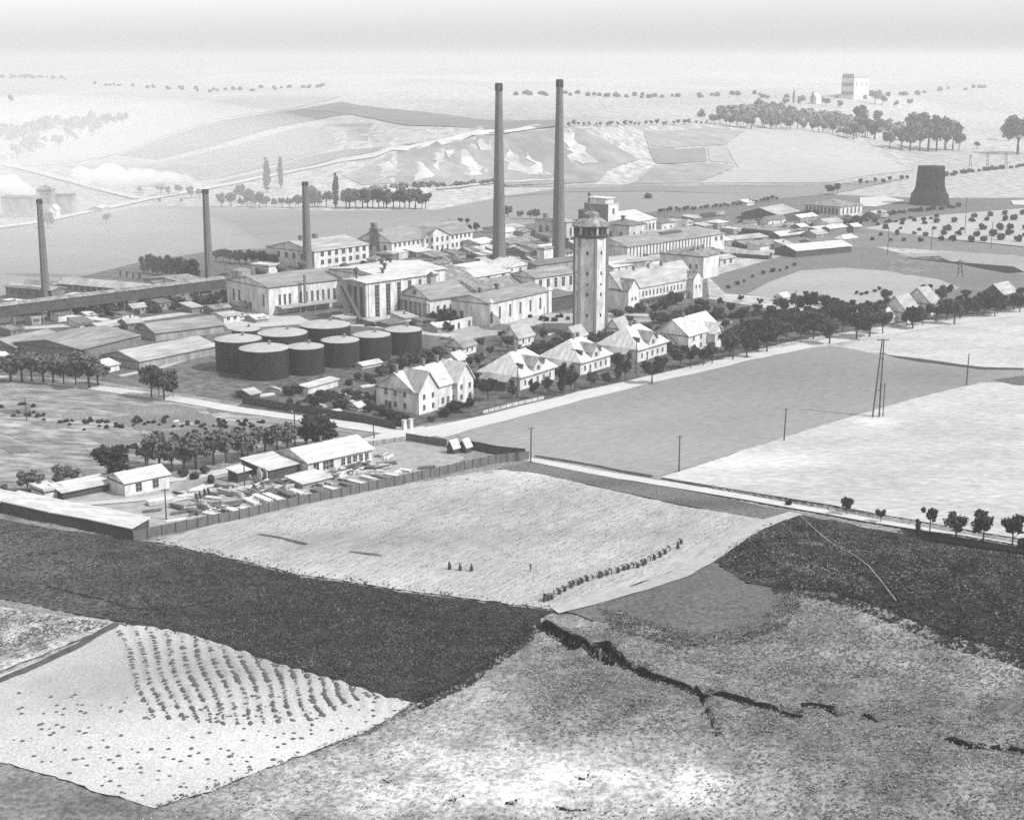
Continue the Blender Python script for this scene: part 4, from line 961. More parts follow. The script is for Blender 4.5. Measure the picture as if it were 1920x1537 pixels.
for nm, lb, A, B, C, wl, rs, kw in (
    ('open_shed', 'small dark fronted shed with white posts', (1350, 500), (1378, 495), (1338, 495), 13, 5, dict(wm=W_pale, rm=R_light, wins=[('f', 2, 2, 2, 1)])),
    ('store_shed', 'dark low shed with pale roof in the stockyard', (1440, 487), (1447, 485), (1382, 474), 8, 5, dict(wm=W_dark, rm=R_light, ax='v')),
    ('store_shed', 'long dark sided shed with white roof in the stockyard', (1492, 483), (1596, 473), (1466, 475), 12, 8, dict(wm=W_dark, rm=R_white, depth=16)),
    ('store_shed', 'dark shed with thin pale ridge behind the stockyard', (1480, 447), (1510, 443), (1400, 432), 10, 4, dict(wm=W_dark, rm=R_mid, ax='v')),
    ('store_shed', 'short white roofed shed behind the stockyard', (1462, 450), (1510, 444), (1452, 446), 7, 6, dict(wm=W_dark, rm=R_white)),
    ('store_shed', 'low pale shed right of the striped hall', (1380, 456), (1440, 450), (1360, 450), 6, 4, dict(wm=W_grey, rm=R_light)),
    ('store_shed', 'low dark shed in the middle of the stockyard', (1395, 466), (1450, 462), (1385, 461), 7, 3, dict(wm=W_dark, rm=R_mid)),
    ('barn', 'large dark barn with pale roof by the sidings', (1458, 416), (1498, 408), (1408, 408), 12, 11, dict(wm=W_dark, rm=R_light)),
    ('pillared_hall', 'hall with white pillars and low hipped roof by the sidings', (1575, 405), (1616, 400), (1524, 397), 16, 10, dict(wm=W_white, rm=R_mid, roof='hip', wins=[('f', 5, 1.6, 4, .8), ('l', 9, 2, 4, .8)])),
    ('low_shed', 'small pale shed beside the sidings', (1600, 412), (1622, 409), (1592, 409), 5, 3, dict(wm=W_pale, rm=R_light)),
    ('low_shed', 'small white hut among trees at the back', (1400, 387), (1414, 385), (1390, 383), 6, 4, dict(wm=W_white, rm=R_white)),
    ('low_shed', 'white strip roofed shed near the sidings', (1540, 436), (1565, 432), (1520, 430), 4, 3, dict(wm=W_grey, rm=R_white)),
    ('low_shed', 'long pale platform roof beside the siding', (1440, 432), (1520, 424), (1436, 429), 5, 3, dict(wm=W_dark, rm=R_mid)),
    ('low_shed', 'pale topped shed beside the cooling tower', (1640, 406), (1662, 402), (1632, 403), 5, 3, dict(wm=W_grey, rm=R_light)),
):
    building(nm, lb, A, B, C, wl, rs, **kw)
# cooling tower
P = G(1742, 384); k = mpp(P)
ct = empty('cooling_tower', P, R(38), 'dark tapering timber cooling tower at the right', 'cooling tower')
M_tarwood = mat('tarred_timber', .010, .35, .25, .95, 0, 4, ((1, 1, .2), 0), noise2=.3, scale2=.2)
def frust(b, r0, z0, r1, z1, n=8): b.lathe([(r0, z0), (r1, z1)], n, rot=math.pi / 8)
b = MB(); frust(b, 26.5 * k, 20 * k, 23.5 * k, 66 * k); b.obj('tower_shell', M_tarwood, ct)
b = MB(); frust(b, 25.5 * k, 65 * k, 25 * k, 72 * k); b.obj('rim', M_tarwood, ct)
b = MB(); frust(b, 38.5 * k, -1, 35 * k, 20 * k); b.lathe([(35 * k, 20 * k), (25.5 * k, 31 * k)], 8, rot=math.pi / 8); b.obj('base_skirt', M_tarwood, ct)
for i in range(16):
    a = i * math.pi / 8
    MB().bar((37.5 * k * math.cos(a), 37.5 * k * math.sin(a), -.5), (26.4 * k * math.cos(a), 26.4 * k * math.sin(a), 33 * k), .7).bar((26.4 * k * math.cos(a), 26.4 * k * math.sin(a), 30 * k), (24.2 * k * math.cos(a), 24.2 * k * math.sin(a), 65 * k), .5).obj('timber_post', M_tarwood, ct)
# ------------------------------------------------------------------ villas and outbuildings
def villa(label, A, B, C, wall=26, rise=34, big=False, dorm=True):
    root, L, D, h, m = building('villa', label, A, B, C, wall, rise, roof='hip', wm=W_white, rm=R_white, hip=5.5, ov=.8,
        wins=[('f', 5, 1.0, 1.6, 1.2), ('l', 4, 1.0, 1.6, 1.2, 1, 1)], cat='house', chimneys=((.42, .5, .9, 1.4), (.6, .52, .9, 1.4)))
    rs = rise * m
    # front cross gable dormer with its own little roof
    x0, x1 = L * .36, L * .62; xm = (x0 + x1) / 2
    MB().box(x0, x1, -.35, 2.2, h - .5, h + 2.0).poly([(x0, -.35, h + 2), (x1, -.35, h + 2), (xm, -.35, h + 4.2), (x0, 1.5, h + 2), (x1, 1.5, h + 2), (xm, 1.5, h + 4.2)], [(0, 1, 2), (5, 4, 3)]).obj('dormer_wall', W_pale, root)
    MB().poly([(x0 - .4, -.8, h + 1.7), (xm, -.8, h + 4.4), (x1 + .4, -.8, h + 1.7), (x0 - .4, D * .36, h + 1.7), (xm, D * .42, h + 4.4), (x1 + .4, D * .36, h + 1.7),
               (x0 - .4, -.8, h + 2.0), (xm, -.8, h + 4.7), (x1 + .4, -.8, h + 2.0), (x0 - .4, D * .36, h + 2.0), (xm, D * .42, h + 4.7), (x1 + .4, D * .36, h + 2.0)],
              [(0, 3, 4, 1), (1, 4, 5, 2), (6, 7, 10, 9), (7, 8, 11, 10), (0, 1, 7, 6), (1, 2, 8, 7), (0, 6, 9, 3), (2, 5, 11, 8)]).obj('dormer_roof', R_grey, root)
    newobj('window', window_mesh(1.4, 1.3), None, root, (xm, -.36, h + .5))
    for px_ in (.18, .8):
        MB().box(L * px_ - .6, L * px_ + .6, D * .10, D * .2, h + rs * .25, h + rs * .25 + 1.5).poly([(L * px_ - .8, D * .07, h + rs * .25 + 1.4), (L * px_ + .8, D * .07, h + rs * .25 + 1.4), (L * px_ + .8, D * .33, h + rs * .25 + 1.9), (L * px_ - .8, D * .33, h + rs * .25 + 1.9)], [(0, 1, 2, 3)]).obj('dormer', M_trim, root)
    # lower wing with veranda at the left end
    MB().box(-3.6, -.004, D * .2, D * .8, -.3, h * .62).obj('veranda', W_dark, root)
    MB().poly([(-4, D * .15, h * .62), (0, D * .15, h * 1.0), (0, D * .85, h * 1.0), (-4, D * .85, h * .62), (-4, D * .15, h * .62 + .25), (0, D * .15, h + .2), (0, D * .85, h + .2), (-4, D * .85, h * .62 + .25)],
              [(3, 2, 1, 0), (4, 5, 6, 7), (0, 1, 5, 4), (2, 3, 7, 6), (3, 0, 4, 7), (1, 2, 6, 5)]).obj('veranda_roof', R_grey, root)
    MB().box(L * .3, L * .3 + 1, -.06, .2, 0, 2.1).obj('door', M_trim, root)
    done(root)
villa('white roofed villa nearest the big white house', (975, 732), (1040, 711), (922, 714), 27, 33)
villa('white roofed villa second from the big white house', (1088, 704), (1144, 687), (1030, 688), 26, 31)
villa('white roofed villa right of the water tower foot', (1195, 680), (1250, 663), (1140, 664), 26, 31)
building('villa', 'white gabled villa at the right end of the villa row', (1290, 664), (1350, 646), (1256, 650), 34, 26, wm=W_white, rm=R_white, depth=13, cat='house', wins=[('f', 4, 1.1, 1.6, 1.2), ('f', 4, 1.1, 1.6, 4.2), ('l', 3, 1, 1.6, 1.2)], chimneys=((.3, .5, .9, 1.4),))
building('villa_wing', 'dark fronted low wing left of the last villa', (1262, 662), (1290, 655), (1245, 655), 18, 14, wm=W_brick, rm=R_mid, cat='house')
building('villa_wing', 'narrow white gabled wing of the last villa', (1340, 655), (1352, 650), (1322, 640), 30, 16, ax='v', wm=W_white, rm=R_white, cat='house', wins=[('f', 1, 1, 1.6, 3)])
# the big white house
root, L, D, h, m = building('white_house', 'large white house with two front gables at the road corner', (778, 777), (880, 748), (728, 758), 42, 30, wm=W_white, rm=R_white, hip=0, ov=.6,
    wins=[('f', 9, 1.1, 1.7, 1.0), ('l', 3, 1.0, 1.6, 1.2, 2, 2), ('l', 3, 1.0, 1.6, 4.6, 2, 2)], doors=(('l', .35, 1.2, 2.6),), cat='house', chimneys=((.02, .5, 1.0, 2.0), (.5, .5, 1.0, 1.8), (.75, .5, 1.0, 1.8)))
for x0, x1, hz in ((0, L * .34, 5.2), (L * .7, L, 5.0)):
    xm = (x0 + x1) / 2; s3 = -1.6
    MB().box(x0, x1, s3, -.004, -.3, h).poly([(x0, s3, h), (x1, s3, h), (xm, s3, h + hz), (x0, 0, h), (x1, 0, h), (xm, 0, h + hz)], [(0, 1, 2), (5, 4, 3)]).obj('front_gable', W_white, root)
    MB().poly([(x0 - .5, s3 - .5, h - .4), (xm, s3 - .5, h + hz + .2), (x1 + .5, s3 - .5, h - .4), (x0 - .5, D * .5, h - .4), (xm, D * .5, h + hz + .2), (x1 + .5, D * .5, h - .4),
               (x0 - .5, s3 - .5, h), (xm, s3 - .5, h + hz + .6), (x1 + .5, s3 - .5, h), (x0 - .5, D * .5, h), (xm, D * .5, h + hz + .6), (x1 + .5, D * .5, h)],
              [(0, 3, 4, 1), (1, 4, 5, 2), (6, 7, 10, 9), (7, 8, 11, 10), (0, 1, 7, 6), (1, 2, 8, 7), (0, 6, 9, 3), (2, 5, 11, 8)]).obj('gable_roof', R_light if x0 == 0 else R_white, root)
    for q in (-2, 2):
        newobj('window', window_mesh(1, 1.5), None, root, (xm + q, s3, 1.1)); newobj('window', window_mesh(1, 1.5), None, root, (xm + q, s3, 4.2))
MB().bar((L * .34 + .6, -.9, h + .5), (L * .24, -1.9, h + 3.4), .18).obj('snow_guard', M_trim, root)
for lb, A, B, C, wl, rs, kw in (
    ('small pale roofed outbuilding behind the big white house', (868, 668), (893, 660), (842, 662), 16, 15, dict()),
    ('white roofed outbuilding touching the big white house', (860, 690), (876, 686), (838, 684), 14, 12, dict(rm=R_white)),
    ('pale roofed cottage left of the water tower', (972, 652), (1001, 644), (954, 645), 18, 20, dict(rm=R_light)),
    ('cottage with grey roof at the foot of the water tower', (1080, 650), (1101, 644), (1064, 643), 18, 16, dict(rm=R_light)),
    ('small cottage right of the water tower foot', (1160, 634), (1180, 628), (1148, 628), 18, 16, dict(rm=R_light)),
    ('steep pale roofed house at the right, left of a pair', (1700, 606), (1724, 600), (1686, 596), 20, 26, dict(rm=R_light, ax='u', depth=11)),
    ('steep pale roofed house at the right, right of a pair', (1745, 592), (1763, 588), (1722, 576), 22, 26, dict(rm=R_light, ax='u', depth=13)),
    ('small white roofed hut among the roadside trees', (1668, 606), (1690, 601), (1662, 600), 12, 14, dict(rm=R_white)),
    ('dark gabled house with pale roof near the right edge', (1880, 566), (1906, 560), (1857, 558), 14, 16, dict(rm=R_light, wm=W_dark)),
    ('tiny white shed in the tree belt', (1468, 566), (1482, 563), (1460, 562), 8, 6, dict(rm=R_white)),
    ('small dark hut beside the left road', (470, 750), (488, 746), (452, 742), 10, 6, dict(rm=R_light, wm=W_dark)),
    ('white low wall ruin in the tank gardens', (578, 740), (634, 724), (566, 732), 13, 2, dict(rm=R_white, wm=W_white, roof='mono', depth=3)),
    ('little white garden hut left of the big white house', (672, 771), (684, 768), (660, 766), 7, 6, dict(rm=R_white)),
    ('long white cold frame below the tanks', (680, 692), (715, 685), (676, 687), 6, 4, dict(rm=R_white, wm=W_white)),
    ('white hut at the left edge by the road', (0, 676), (16, 672), (-6, 672), 7, 4, dict(rm=R_white)),
):
    kw.setdefault('wm', W_white)
    if wl > 13: kw['wins'] = [('f', 2, .9, 1.4, 1.1), ('l', 1, .9, 1.4, 1.1)]
    building('cottage' if wl > 13 else 'hut', lb, A, B, C, wl, rs, cat='outbuilding' if wl < 17 else 'house', **kw)
building('garden_wall', 'long white garden wall right of the water tower', (1134, 594), (1300, 604), (1134, 590), 5, 1, roof='mono', wm=W_white, rm=R_white, depth=.4, cat='wall', ov=.05)

# ------------------------------------------------------------------ timber yard
building('yard_office', 'long white roofed office with many windows in the timber yard', (578, 893), (698, 866), (540, 868), 26, 16, wm=W_white, rm=R_white, ov=.6, cat='building',
         wins=[('f', 2, 1.6, 2.0, .9, 1, 13), ('f', 1, 2.2, 2.2, .9, 4.4, 11), ('f', 5, 1.1, 1.8, .9, 9.8, .8), ('l', 2, 1.1, 1.6, 1)], chimneys=((.45, .5, .5, 1.3),))
building('work_shed', 'dark sided work shed with white lean-to roof', (504, 903), (560, 890), (484, 880), 22, 5, roof='mono', wm=W_dark, rm=R_white, cat='shed')
building('work_shed', 'white block between shed and yard office', (556, 884), (578, 880), (543, 870), 20, 1, roof='flat', wm=W_pale, rm=R_white, cat='shed')
building('small_hut', 'small dark hut with bright flat roof in the timber yard', (446, 906), (468, 900), (440, 898), 20, 3, roof='mono', wm=W_dark, rm=R_white, cat='hut')
building('yard_shed', 'white shed with two dark openings in the timber yard', (235, 932), (318, 915), (225, 914), 27, 12, wm=W_white, rm=R_white, cat='shed', ov=.4,
         wins=[('f', 2, 1.5, 2.0, .9, 1.4, 1.4)])
building('open_shelter', 'long dark open shelter with white roof', (118, 938), (220, 917), (112, 925), 15, 5, roof='mono', wm=W_dark, rm=R_white, cat='shed', ov=.5)
building('white_hut', 'white box hut at the left end of the shelter', (84, 938), (117, 931), (80, 924), 17, 2, roof='flat', wm=W_white, rm=R_white, cat='hut')
building('lean_to', 'white flat roof on posts in front of the yard office', (568, 918), (620, 905), (548, 906), 11, 4, roof='mono', wm=W_grey, rm=R_white, cat='shed')
# long stepped shed along the boundary, seen from its rear wall
for i, (A, B, lb) in enumerate((((248, 1014), (300, 990), 'nearest section of the long stepped white roofed shed'), ((168, 995), (222, 970), 'middle section of the long stepped white roofed shed'), ((92, 980), (150, 956), 'third section of the long stepped white roofed shed'), ((0, 962), (60, 942), 'farthest left section of the long stepped white roofed shed'))):
    P = G(*A); Q = G(*[(168, 995), (92, 980), (0, 960), (-100, 942)][i])
    d = Vector((Q[0] - P[0], Q[1] - P[1])); Lx = d.length - .05; ang = math.atan2(d[1], d[0])
    r_ = empty('boundary_shed', P, ang, lb, 'shed', 'sections of the long stepped boundary shed')
    # local +x runs along the wall to the left, +y away from the timber yard is negative
    h0 = 2.7 - i * .12; Dp = 5.2
    MB().poly([(0, 0, -.6), (Lx, 0, -.6), (Lx, -Dp, -.6), (0, -Dp, -.6), (0, 0, h0), (Lx, 0, h0), (Lx, -Dp, h0 + .9), (0, -Dp, h0 + .9)],
              [(0, 1, 5, 4), (1, 2, 6, 5), (2, 3, 7, 6), (3, 0, 4, 7), (4, 5, 6, 7)]).obj('wall', W_dark, r_)
    MB().poly([(-.3, .3, h0 + .03), (Lx, .3, h0 + .03), (Lx, -Dp - .4, h0 + 1.0), (-.3, -Dp - .4, h0 + 1.0), (-.3, .3, h0 + .2), (Lx, .3, h0 + .2), (Lx, -Dp - .4, h0 + 1.17), (-.3, -Dp - .4, h0 + 1.17)],
              [(0, 1, 2, 3), (7, 6, 5, 4), (0, 4, 5, 1), (1, 5, 6, 2), (2, 6, 7, 3), (3, 7, 4, 0)]).obj('roof', R_white, r_)
fence('long plank fence along the front of the timber yard', [(250, 1014), (330, 998), (430, 978), (540, 952), (640, 932), (740, 910), (840, 888), (930, 868), (992, 862)], 2.3, M_wood)
fence('dark plank fence behind the timber yard gardens', [(762, 826), (800, 832), (838, 838)], 2.1, M_wood)
fence('dark plank fence right of the garden huts', [(880, 842), (930, 852), (985, 858)], 2.4, W_dark)
fence('plank fence between the white road and the timber yard', [(560, 862), (640, 846), (700, 834), (760, 826)], 1.2, W_grey)
fence('dark fence along the left road below the gardens', [(455, 756), (520, 768), (600, 780), (680, 793), (742, 806)], 2.4, W_dark)
fence('pale low fence beside the road at the villas', [(905, 776), (960, 762), (1020, 748)], 1.0, W_pale)
fence('dark fence through the gardens', [(690, 764), (730, 778), (770, 790)], 1.6, W_dark)
for i, (px_, py_) in enumerate(((758, 806), (770, 804))):
    g = G(px_, py_); r_ = empty('gate_pillar', g, R(42), ('left' if i == 0 else 'right') + ' white gate pillar at the road junction', 'gate pillar', 'white gate pillars at the junction')
    MB().box(-.5, .5, -.5, .5, -.3, 2.6).obj('pillar', W_white, r_); MB().box(-.62, .62, -.62, .62, 2.602, 2.9).obj('cap', W_pale, r_)
for A, B, C, lb in (((850, 852), (862, 849), (836, 846), 'left of two small gabled garden huts by the fence'), ((874, 850), (884, 847), (862, 845), 'right of two small gabled garden huts by the fence')):
    building('garden_hut', lb, A, B, C, 12, 12, wm=W_dark, rm=R_white, ax='u', cat='hut', group='gabled garden huts by the fence', trim=False, ov=.3, depth=2.4)

# lumber: stacks of boards on bearers
def lumber(label, px, py, L, W, n, rz, seed, light=True):
    rr = random.Random(seed); P = G(px, py)
    root = empty('lumber_stack', P, R(rz), label, 'lumber stack', 'board stacks in the timber yard')
    mm = M_lumber if light else M_wood
    for k in range(n):
        b = MB(); z = .18 + k * .26; y = -W / 2
        while y < W / 2 - .1:
            w = rr.uniform(.22, .45); x0 = rr.uniform(-.25, .25)
            b.box(-L / 2 + x0, L / 2 + x0 + rr.uniform(-.5, .3), y, min(y + w, W / 2), z, z + .17); y += w + .03
        b.obj('board_layer', mm, root)
    for x in (-L * .4, 0, L * .4): MB().box(x - .1, x + .1, -W / 2, W / 2, -.1, .17).obj('bearer', W_dark, root)
LP = [(470, 944, 6, 1.6, 3, -50), (492, 940, 7, 1.7, 4, -50), (512, 936, 7, 1.8, 3, -50), (536, 930, 7, 1.6, 4, -50), (556, 926, 5, 1.5, 3, -50), (440, 962, 5, 1.8, 3, -45), (462, 958, 5, 1.6, 2, -45),
      (418, 958, 5, 1.5, 3, -48), (396, 966, 4, 1.6, 2, -30), (600, 925, 5, 2, 3, -42), (620, 918, 4.5, 1.5, 2, -42), (650, 912, 4, 1.6, 3, -40), (668, 906, 5, 1.4, 2, -40), (690, 900, 5, 1.3, 3, -40), (712, 896, 5, 1.3, 2, -40),
      (735, 893, 4, 1.5, 2, -30), (345, 962, 6, 1.2, 2, 30), (375, 954, 6, 1.2, 2, 30), (400, 938, 4, 1.4, 3, -20), (425, 930, 4.5, 1.6, 2, 20), (450, 926, 5, 1.5, 2, 15), (350, 934, 4, 1.6, 3, 20), (300, 944, 6, 2.2, 4, 32),
      (330, 976, 5, 1.2, 1, 28), (480, 924, 5, 1.4, 2, -50), (585, 934, 4, 1.4, 3, -40), (640, 925, 3.5, 1.4, 3, 10), (760, 884, 3.5, 1.5, 2, -30), (800, 878, 4, 1.4, 2, 20), (370, 926, 3.5, 1.6, 4, 10), (285, 960, 4, 1.2, 2, 25)]
LP.sort()
for i, (x, y, L, W, n, rz) in enumerate(LP):
    lumber('%s %s stack of boards in the timber yard, %s from the left' % ('low' if n < 3 else 'taller', 'pale' if i % 3 else 'greyish', ordinal(i)), x, y, L, W, n, rz, i, i % 3 != 0)
for i, (x, y) in enumerate(((492, 902), (372, 940), (388, 932))):
    P = G(x, y); r_ = empty('cable_drum', P, R(30), ['large pale cable drum beside the dark hut', 'small dark cable drum near the yard shed', 'second dark cable drum near the yard shed'][i], 'cable drum')
    s_ = 1.4 if i == 0 else .9
    for k_, xx in ((0, -.5 * s_), (1, .5 * s_)):
        o_ = MB().lathe([(1.25 * s_, -.07), (1.25 * s_, .07)], 20).obj('drum_flange', M_lumber if i == 0 else M_wood, r_)
        o_.matrix_local = Matrix.Translation((xx, 0, 1.2 * s_)) @ Matrix.Rotation(math.pi / 2, 4, 'Y')
    o_ = MB().lathe([(.6 * s_, -.42 * s_), (.6 * s_, .42 * s_)], 14).obj('drum_core', M_wood, r_); o_.matrix_local = Matrix.Translation((0, 0, 1.2 * s_)) @ Matrix.Rotation(math.pi / 2, 4, 'Y')
field('timber_yard_ground', [(60, 925), (230, 905), (420, 890), (560, 862), (760, 826), (838, 840), (870, 858), (850, 880), (740, 906), (540, 948), (330, 994), (262, 1006), (180, 985), (100, 960)], M_yard, 3, 'pale trampled ground of the timber yard', tone=.95, blobs=[(780, 860, 60, 12, .85), (300, 960, 60, 14, .8), (420, 905, 60, 8, .7), (640, 912, 70, 10, .6), (400, 930, 60, 8, .8)])
road('yard_lane', [(70, 948), (160, 946), (260, 938), (340, 925), (430, 918), (500, 912)], 3, M_road, 6, 'white lane through the timber yard', tone=.95, sp=2)

# ------------------------------------------------------------------ poles
def pole(label, base, top, arms=1, w=.3, name='telegraph_pole'):
    P = G(*base); k = mpp(P); hh = (base[1] - top[1]) * k / .98
    r_ = empty(name, P, R(25), label, 'pole'); lean = (top[0] - base[0]) * k
    MB().bar((0, 0, -.5), (lean, 0, hh), w, w2=w * .7).obj('post', M_pole, r_)
    for i in range(arms):
        z = hh - .4 - i * .7; x = lean * z / hh
        MB().box(x - .9, x + .9, -.08, .08, z, z + .14).obj('crossarm', M_pole, r_)
        for q in (-.75, -.3, .3, .75): MB().lathe([(.05, z + .141), (.07, z + .3), (.03, z + .36)], 6, 0, x + q, 0).obj('insulator', W_pale, r_)
    return r_
for lb, b_, t_, a_ in (('thin pole at the timber yard fence corner', (995, 868), (996, 800), 1), ('pole at the corner of the pale field beside the track', (1273, 884), (1273, 816), 1), ('slender pole at the edge of the pasture', (1470, 826), (1472, 765), 1),
    ('stout pole on the far edge of the pale field', (1812, 722), (1813, 663), 0), ('pole among the trees above the yard shed', (273, 872), (274, 812), 1), ('tall pole left of the dense tree', (553, 835), (554, 765), 0),
    ('short pole at the road junction', (702, 822), (700, 794), 0), ('pole in the allotments', (50, 790), (50, 745), 0), ('pole in the forecourt', (1020, 614), (1020, 575), 0), ('pole at the front of the row of villas', (970, 745), (971, 688), 1),
    ('pole beside the third villa', (1192, 700), (1193, 640), 1), ('pole in front of the second villa', (1078, 735), (1079, 690), 1), ('pole at the left edge of the orchard', (1746, 470), (1746, 430), 1), ('tall pole in the orchard', (1858, 468), (1858, 418), 1),
    ('tall pole by the tree belt', (1490, 610), (1490, 545), 0), ('pole on the white lane of the timber yard', (312, 975), (312, 915), 1), ('thin pole by the dark hut', (459, 912), (459, 868), 0), ('pole beside the orchard road', (1809, 440), (1808, 372), 1),
    ('pole behind the cutting', (1664, 478), (1664, 428), 0)):
    pole(lb, b_, t_, a_)
# big A-frame mast and its small companion on the pale mound
P = G(1642, 782); k = mpp(P)
r_ = empty('transmission_mast', P, R(10), 'tall dark double mast on the pale mound', 'mast')
hh = 148 * k
for s_ in (-1, 1): MB().bar((s_ * 1.0, 0, -.5), (.9 + s_ * .25, 0, hh), .36, w2=.26).obj('leg', M_pole, r_)
for q in (.15, .35, .55, .75, .92): MB().bar((-1.0 + 1.65 * q, 0, hh * q), (1.0 + .15 * q, 0, hh * q), .16).obj('brace', M_pole, r_)
MB().box(-.9, 2.7, -.1, .1, hh - .3, hh - .05).obj('crossarm', M_pole, r_)
MB().box(-.3, 2.1, -.1, .1, hh - 4.2, hh - 4.0).obj('crossarm', M_pole, r_)
for q in (-.7, .9, 2.5): MB().lathe([(.1, hh - .04), (.14, hh + .5), (.05, hh + .7)], 6, 0, q, 0).obj('insulator', W_pale, r_)
P2 = G(1651, 781); r_ = empty('support_frame', P2, R(10), 'short dark double post beside the tall mast', 'post')
hh2 = 64 * k
for s_ in (-.5, .7): MB().bar((s_, 0, -.4), (s_ * 1.1, 0, hh2), .22).obj('leg', M_pole, r_)
for q in (.3, .6, .95): MB().bar((-.5, 0, hh2 * q), (.72, 0, hh2 * q), .12).obj('brace', M_pole, r_)
# lattice line beyond the cooling tower
for i, (x, y, t) in enumerate(((1845, 300, 285), (1818, 318, 290), (1850, 318, 288), (1885, 318, 287), (1890, 320, 288), (1798, 520, 487))):
    if i in (0, 4): continue
    P = G(x, y); k = mpp(P); hh = (y - t) * k
    r_ = empty('lattice_mast', P, R(20), ['', 'leftmost lattice mast beyond the cooling tower', 'middle lattice mast beyond the cooling tower', 'rightmost lattice mast beyond the cooling tower', '', 'lattice mast at the dark cutting'][i], 'mast')
    for sx in (-1, 1): MB().bar((sx * 1.6, -1, -.5), (sx * .4, 0, hh), .35).obj('leg', M_pole, r_)
    for q in (.2, .45, .7): MB().bar((-1.6 + 1.2 * q, -.6, hh * q), (1.6 - 1.2 * (q + .2), -.4, hh * (q + .2)), .2).obj('brace', M_pole, r_)
    MB().box(-3, 3, -.15, .15, hh * .88, hh * .88 + .3).obj('crossarm', M_pole, r_)

# far buildings
for nm, lb, A, B, C, wl, rs, kw in (
    ('far_house', 'hazy grey blocky building at the far left', (64, 408), (74, 404), (16, 404), 36, 4, dict(roof='flat', wm=W_grey, rm=R_grey)),
    ('far_tower', 'hazy grey tower block right of the leftmost chimney', (100, 405), (106, 403), (80, 402), 48, 8, dict(roof='hip', wm=W_grey, rm=R_mid, wins=[('l', 2, 3, 4, 8)])),
    ('far_house', 'hazy square building beside the tower block', (136, 402), (144, 399), (108, 399), 34, 3, dict(roof='flat', wm=W_grey, rm=R_mid)),
    ('far_house', 'small white house in front of the hazy blocks', (106, 410), (114, 407), (98, 408), 16, 8, dict(wm=W_white, rm=R_white)),
    ('far_shed', 'pale low shed by the hill road', (190, 398), (206, 394), (174, 396), 7, 3, dict(wm=W_grey, rm=R_white)),
    ('far_church', 'very faint large building on the far horizon', (1600, 188), (1628, 185), (1562, 186), 40, 4, dict(roof='hip', wm=W_white, rm=R_light, wins=[('l', 5, 3, 6, 8), ('l', 5, 3, 6, 22), ('l', 5, 3, 6, 36), ('f', 3, 3, 6, 22)])),
    ('far_house', 'faint white farmhouse below the horizon', (1530, 196), (1540, 195), (1518, 195), 12, 8, dict(wm=W_white, rm=R_white)),
    ('far_house', 'faint low white farmhouse on the far slope at the left', (14, 300), (24, 298), (2, 298), 9, 5, dict(wm=W_white, rm=R_white)),
    ('far_house', 'faint pale house in the far trees at the left', (86, 278), (94, 277), (78, 276), 9, 6, dict(wm=W_white, rm=R_white)),
):
    building(nm, lb, A, B, C, wl, rs, trim=False, **kw)
for o_ in list(scene.objects):
    done(o_)
# ------------------------------------------------------------------ trees
def foliage(name, a, noise=.35, scale=.7):
    m = mat(name, a, noise, scale, .95, 0, 3, noise2=.25, scale2=.25, spec=.05)
    return m
F_dark = foliage('foliage_dark', .034)
F_mid = foliage('foliage_mid', .055)
F_light = foliage('foliage_light', .10)
F_hazed = foliage('foliage_hazed', .2)  # far trees and scrub, the paleness of haze put into the leaf colour
def leaf_cloud(centers, radii, n, size, seed, flat=1.0):
    g = np.random.default_rng(seed)
    c = np.array(centers); r = np.array(radii)
    w = r ** 2; k = g.choice(len(c), n, p=w / w.sum())
    d = g.normal(size=(n, 3)); d /= np.linalg.norm(d, axis=1)[:, None]
    rad = r[k] * (g.uniform(.45, 1.08, n))
    p = c[k] + d * rad[:, None] * np.array([1, 1, flat])
    nrm = d + g.normal(size=(n, 3)) * .6; nrm /= np.linalg.norm(nrm, axis=1)[:, None]
    t = np.cross(nrm, g.normal(size=(n, 3))); t /= np.linalg.norm(t, axis=1)[:, None]
    b = np.cross(nrm, t); s = size * g.uniform(.6, 1.5, n)[:, None]
    v = np.stack([p - t * s - b * s * .5, p + t * s * .9 - b * s * .7, p + t * s * .6 + b * s, p - t * s * .8 + b * s * .6], 1)
    return v.reshape(-1, 3), np.arange(n * 4).reshape(-1, 4)
def fast_mesh(name, v, f, m):
    me = bpy.data.meshes.new(name); n = f.shape[1]
    me.vertices.add(len(v)); me.vertices.foreach_set('co', np.asarray(v, np.float32).ravel())
    me.loops.add(f.size); me.loops.foreach_set('vertex_index', f.astype(np.int32).ravel())
    me.polygons.add(len(f)); me.polygons.foreach_set('loop_start', np.arange(0, f.size, n, dtype=np.int32))
    me.update(calc_edges=True); me.materials.append(m)
    return me
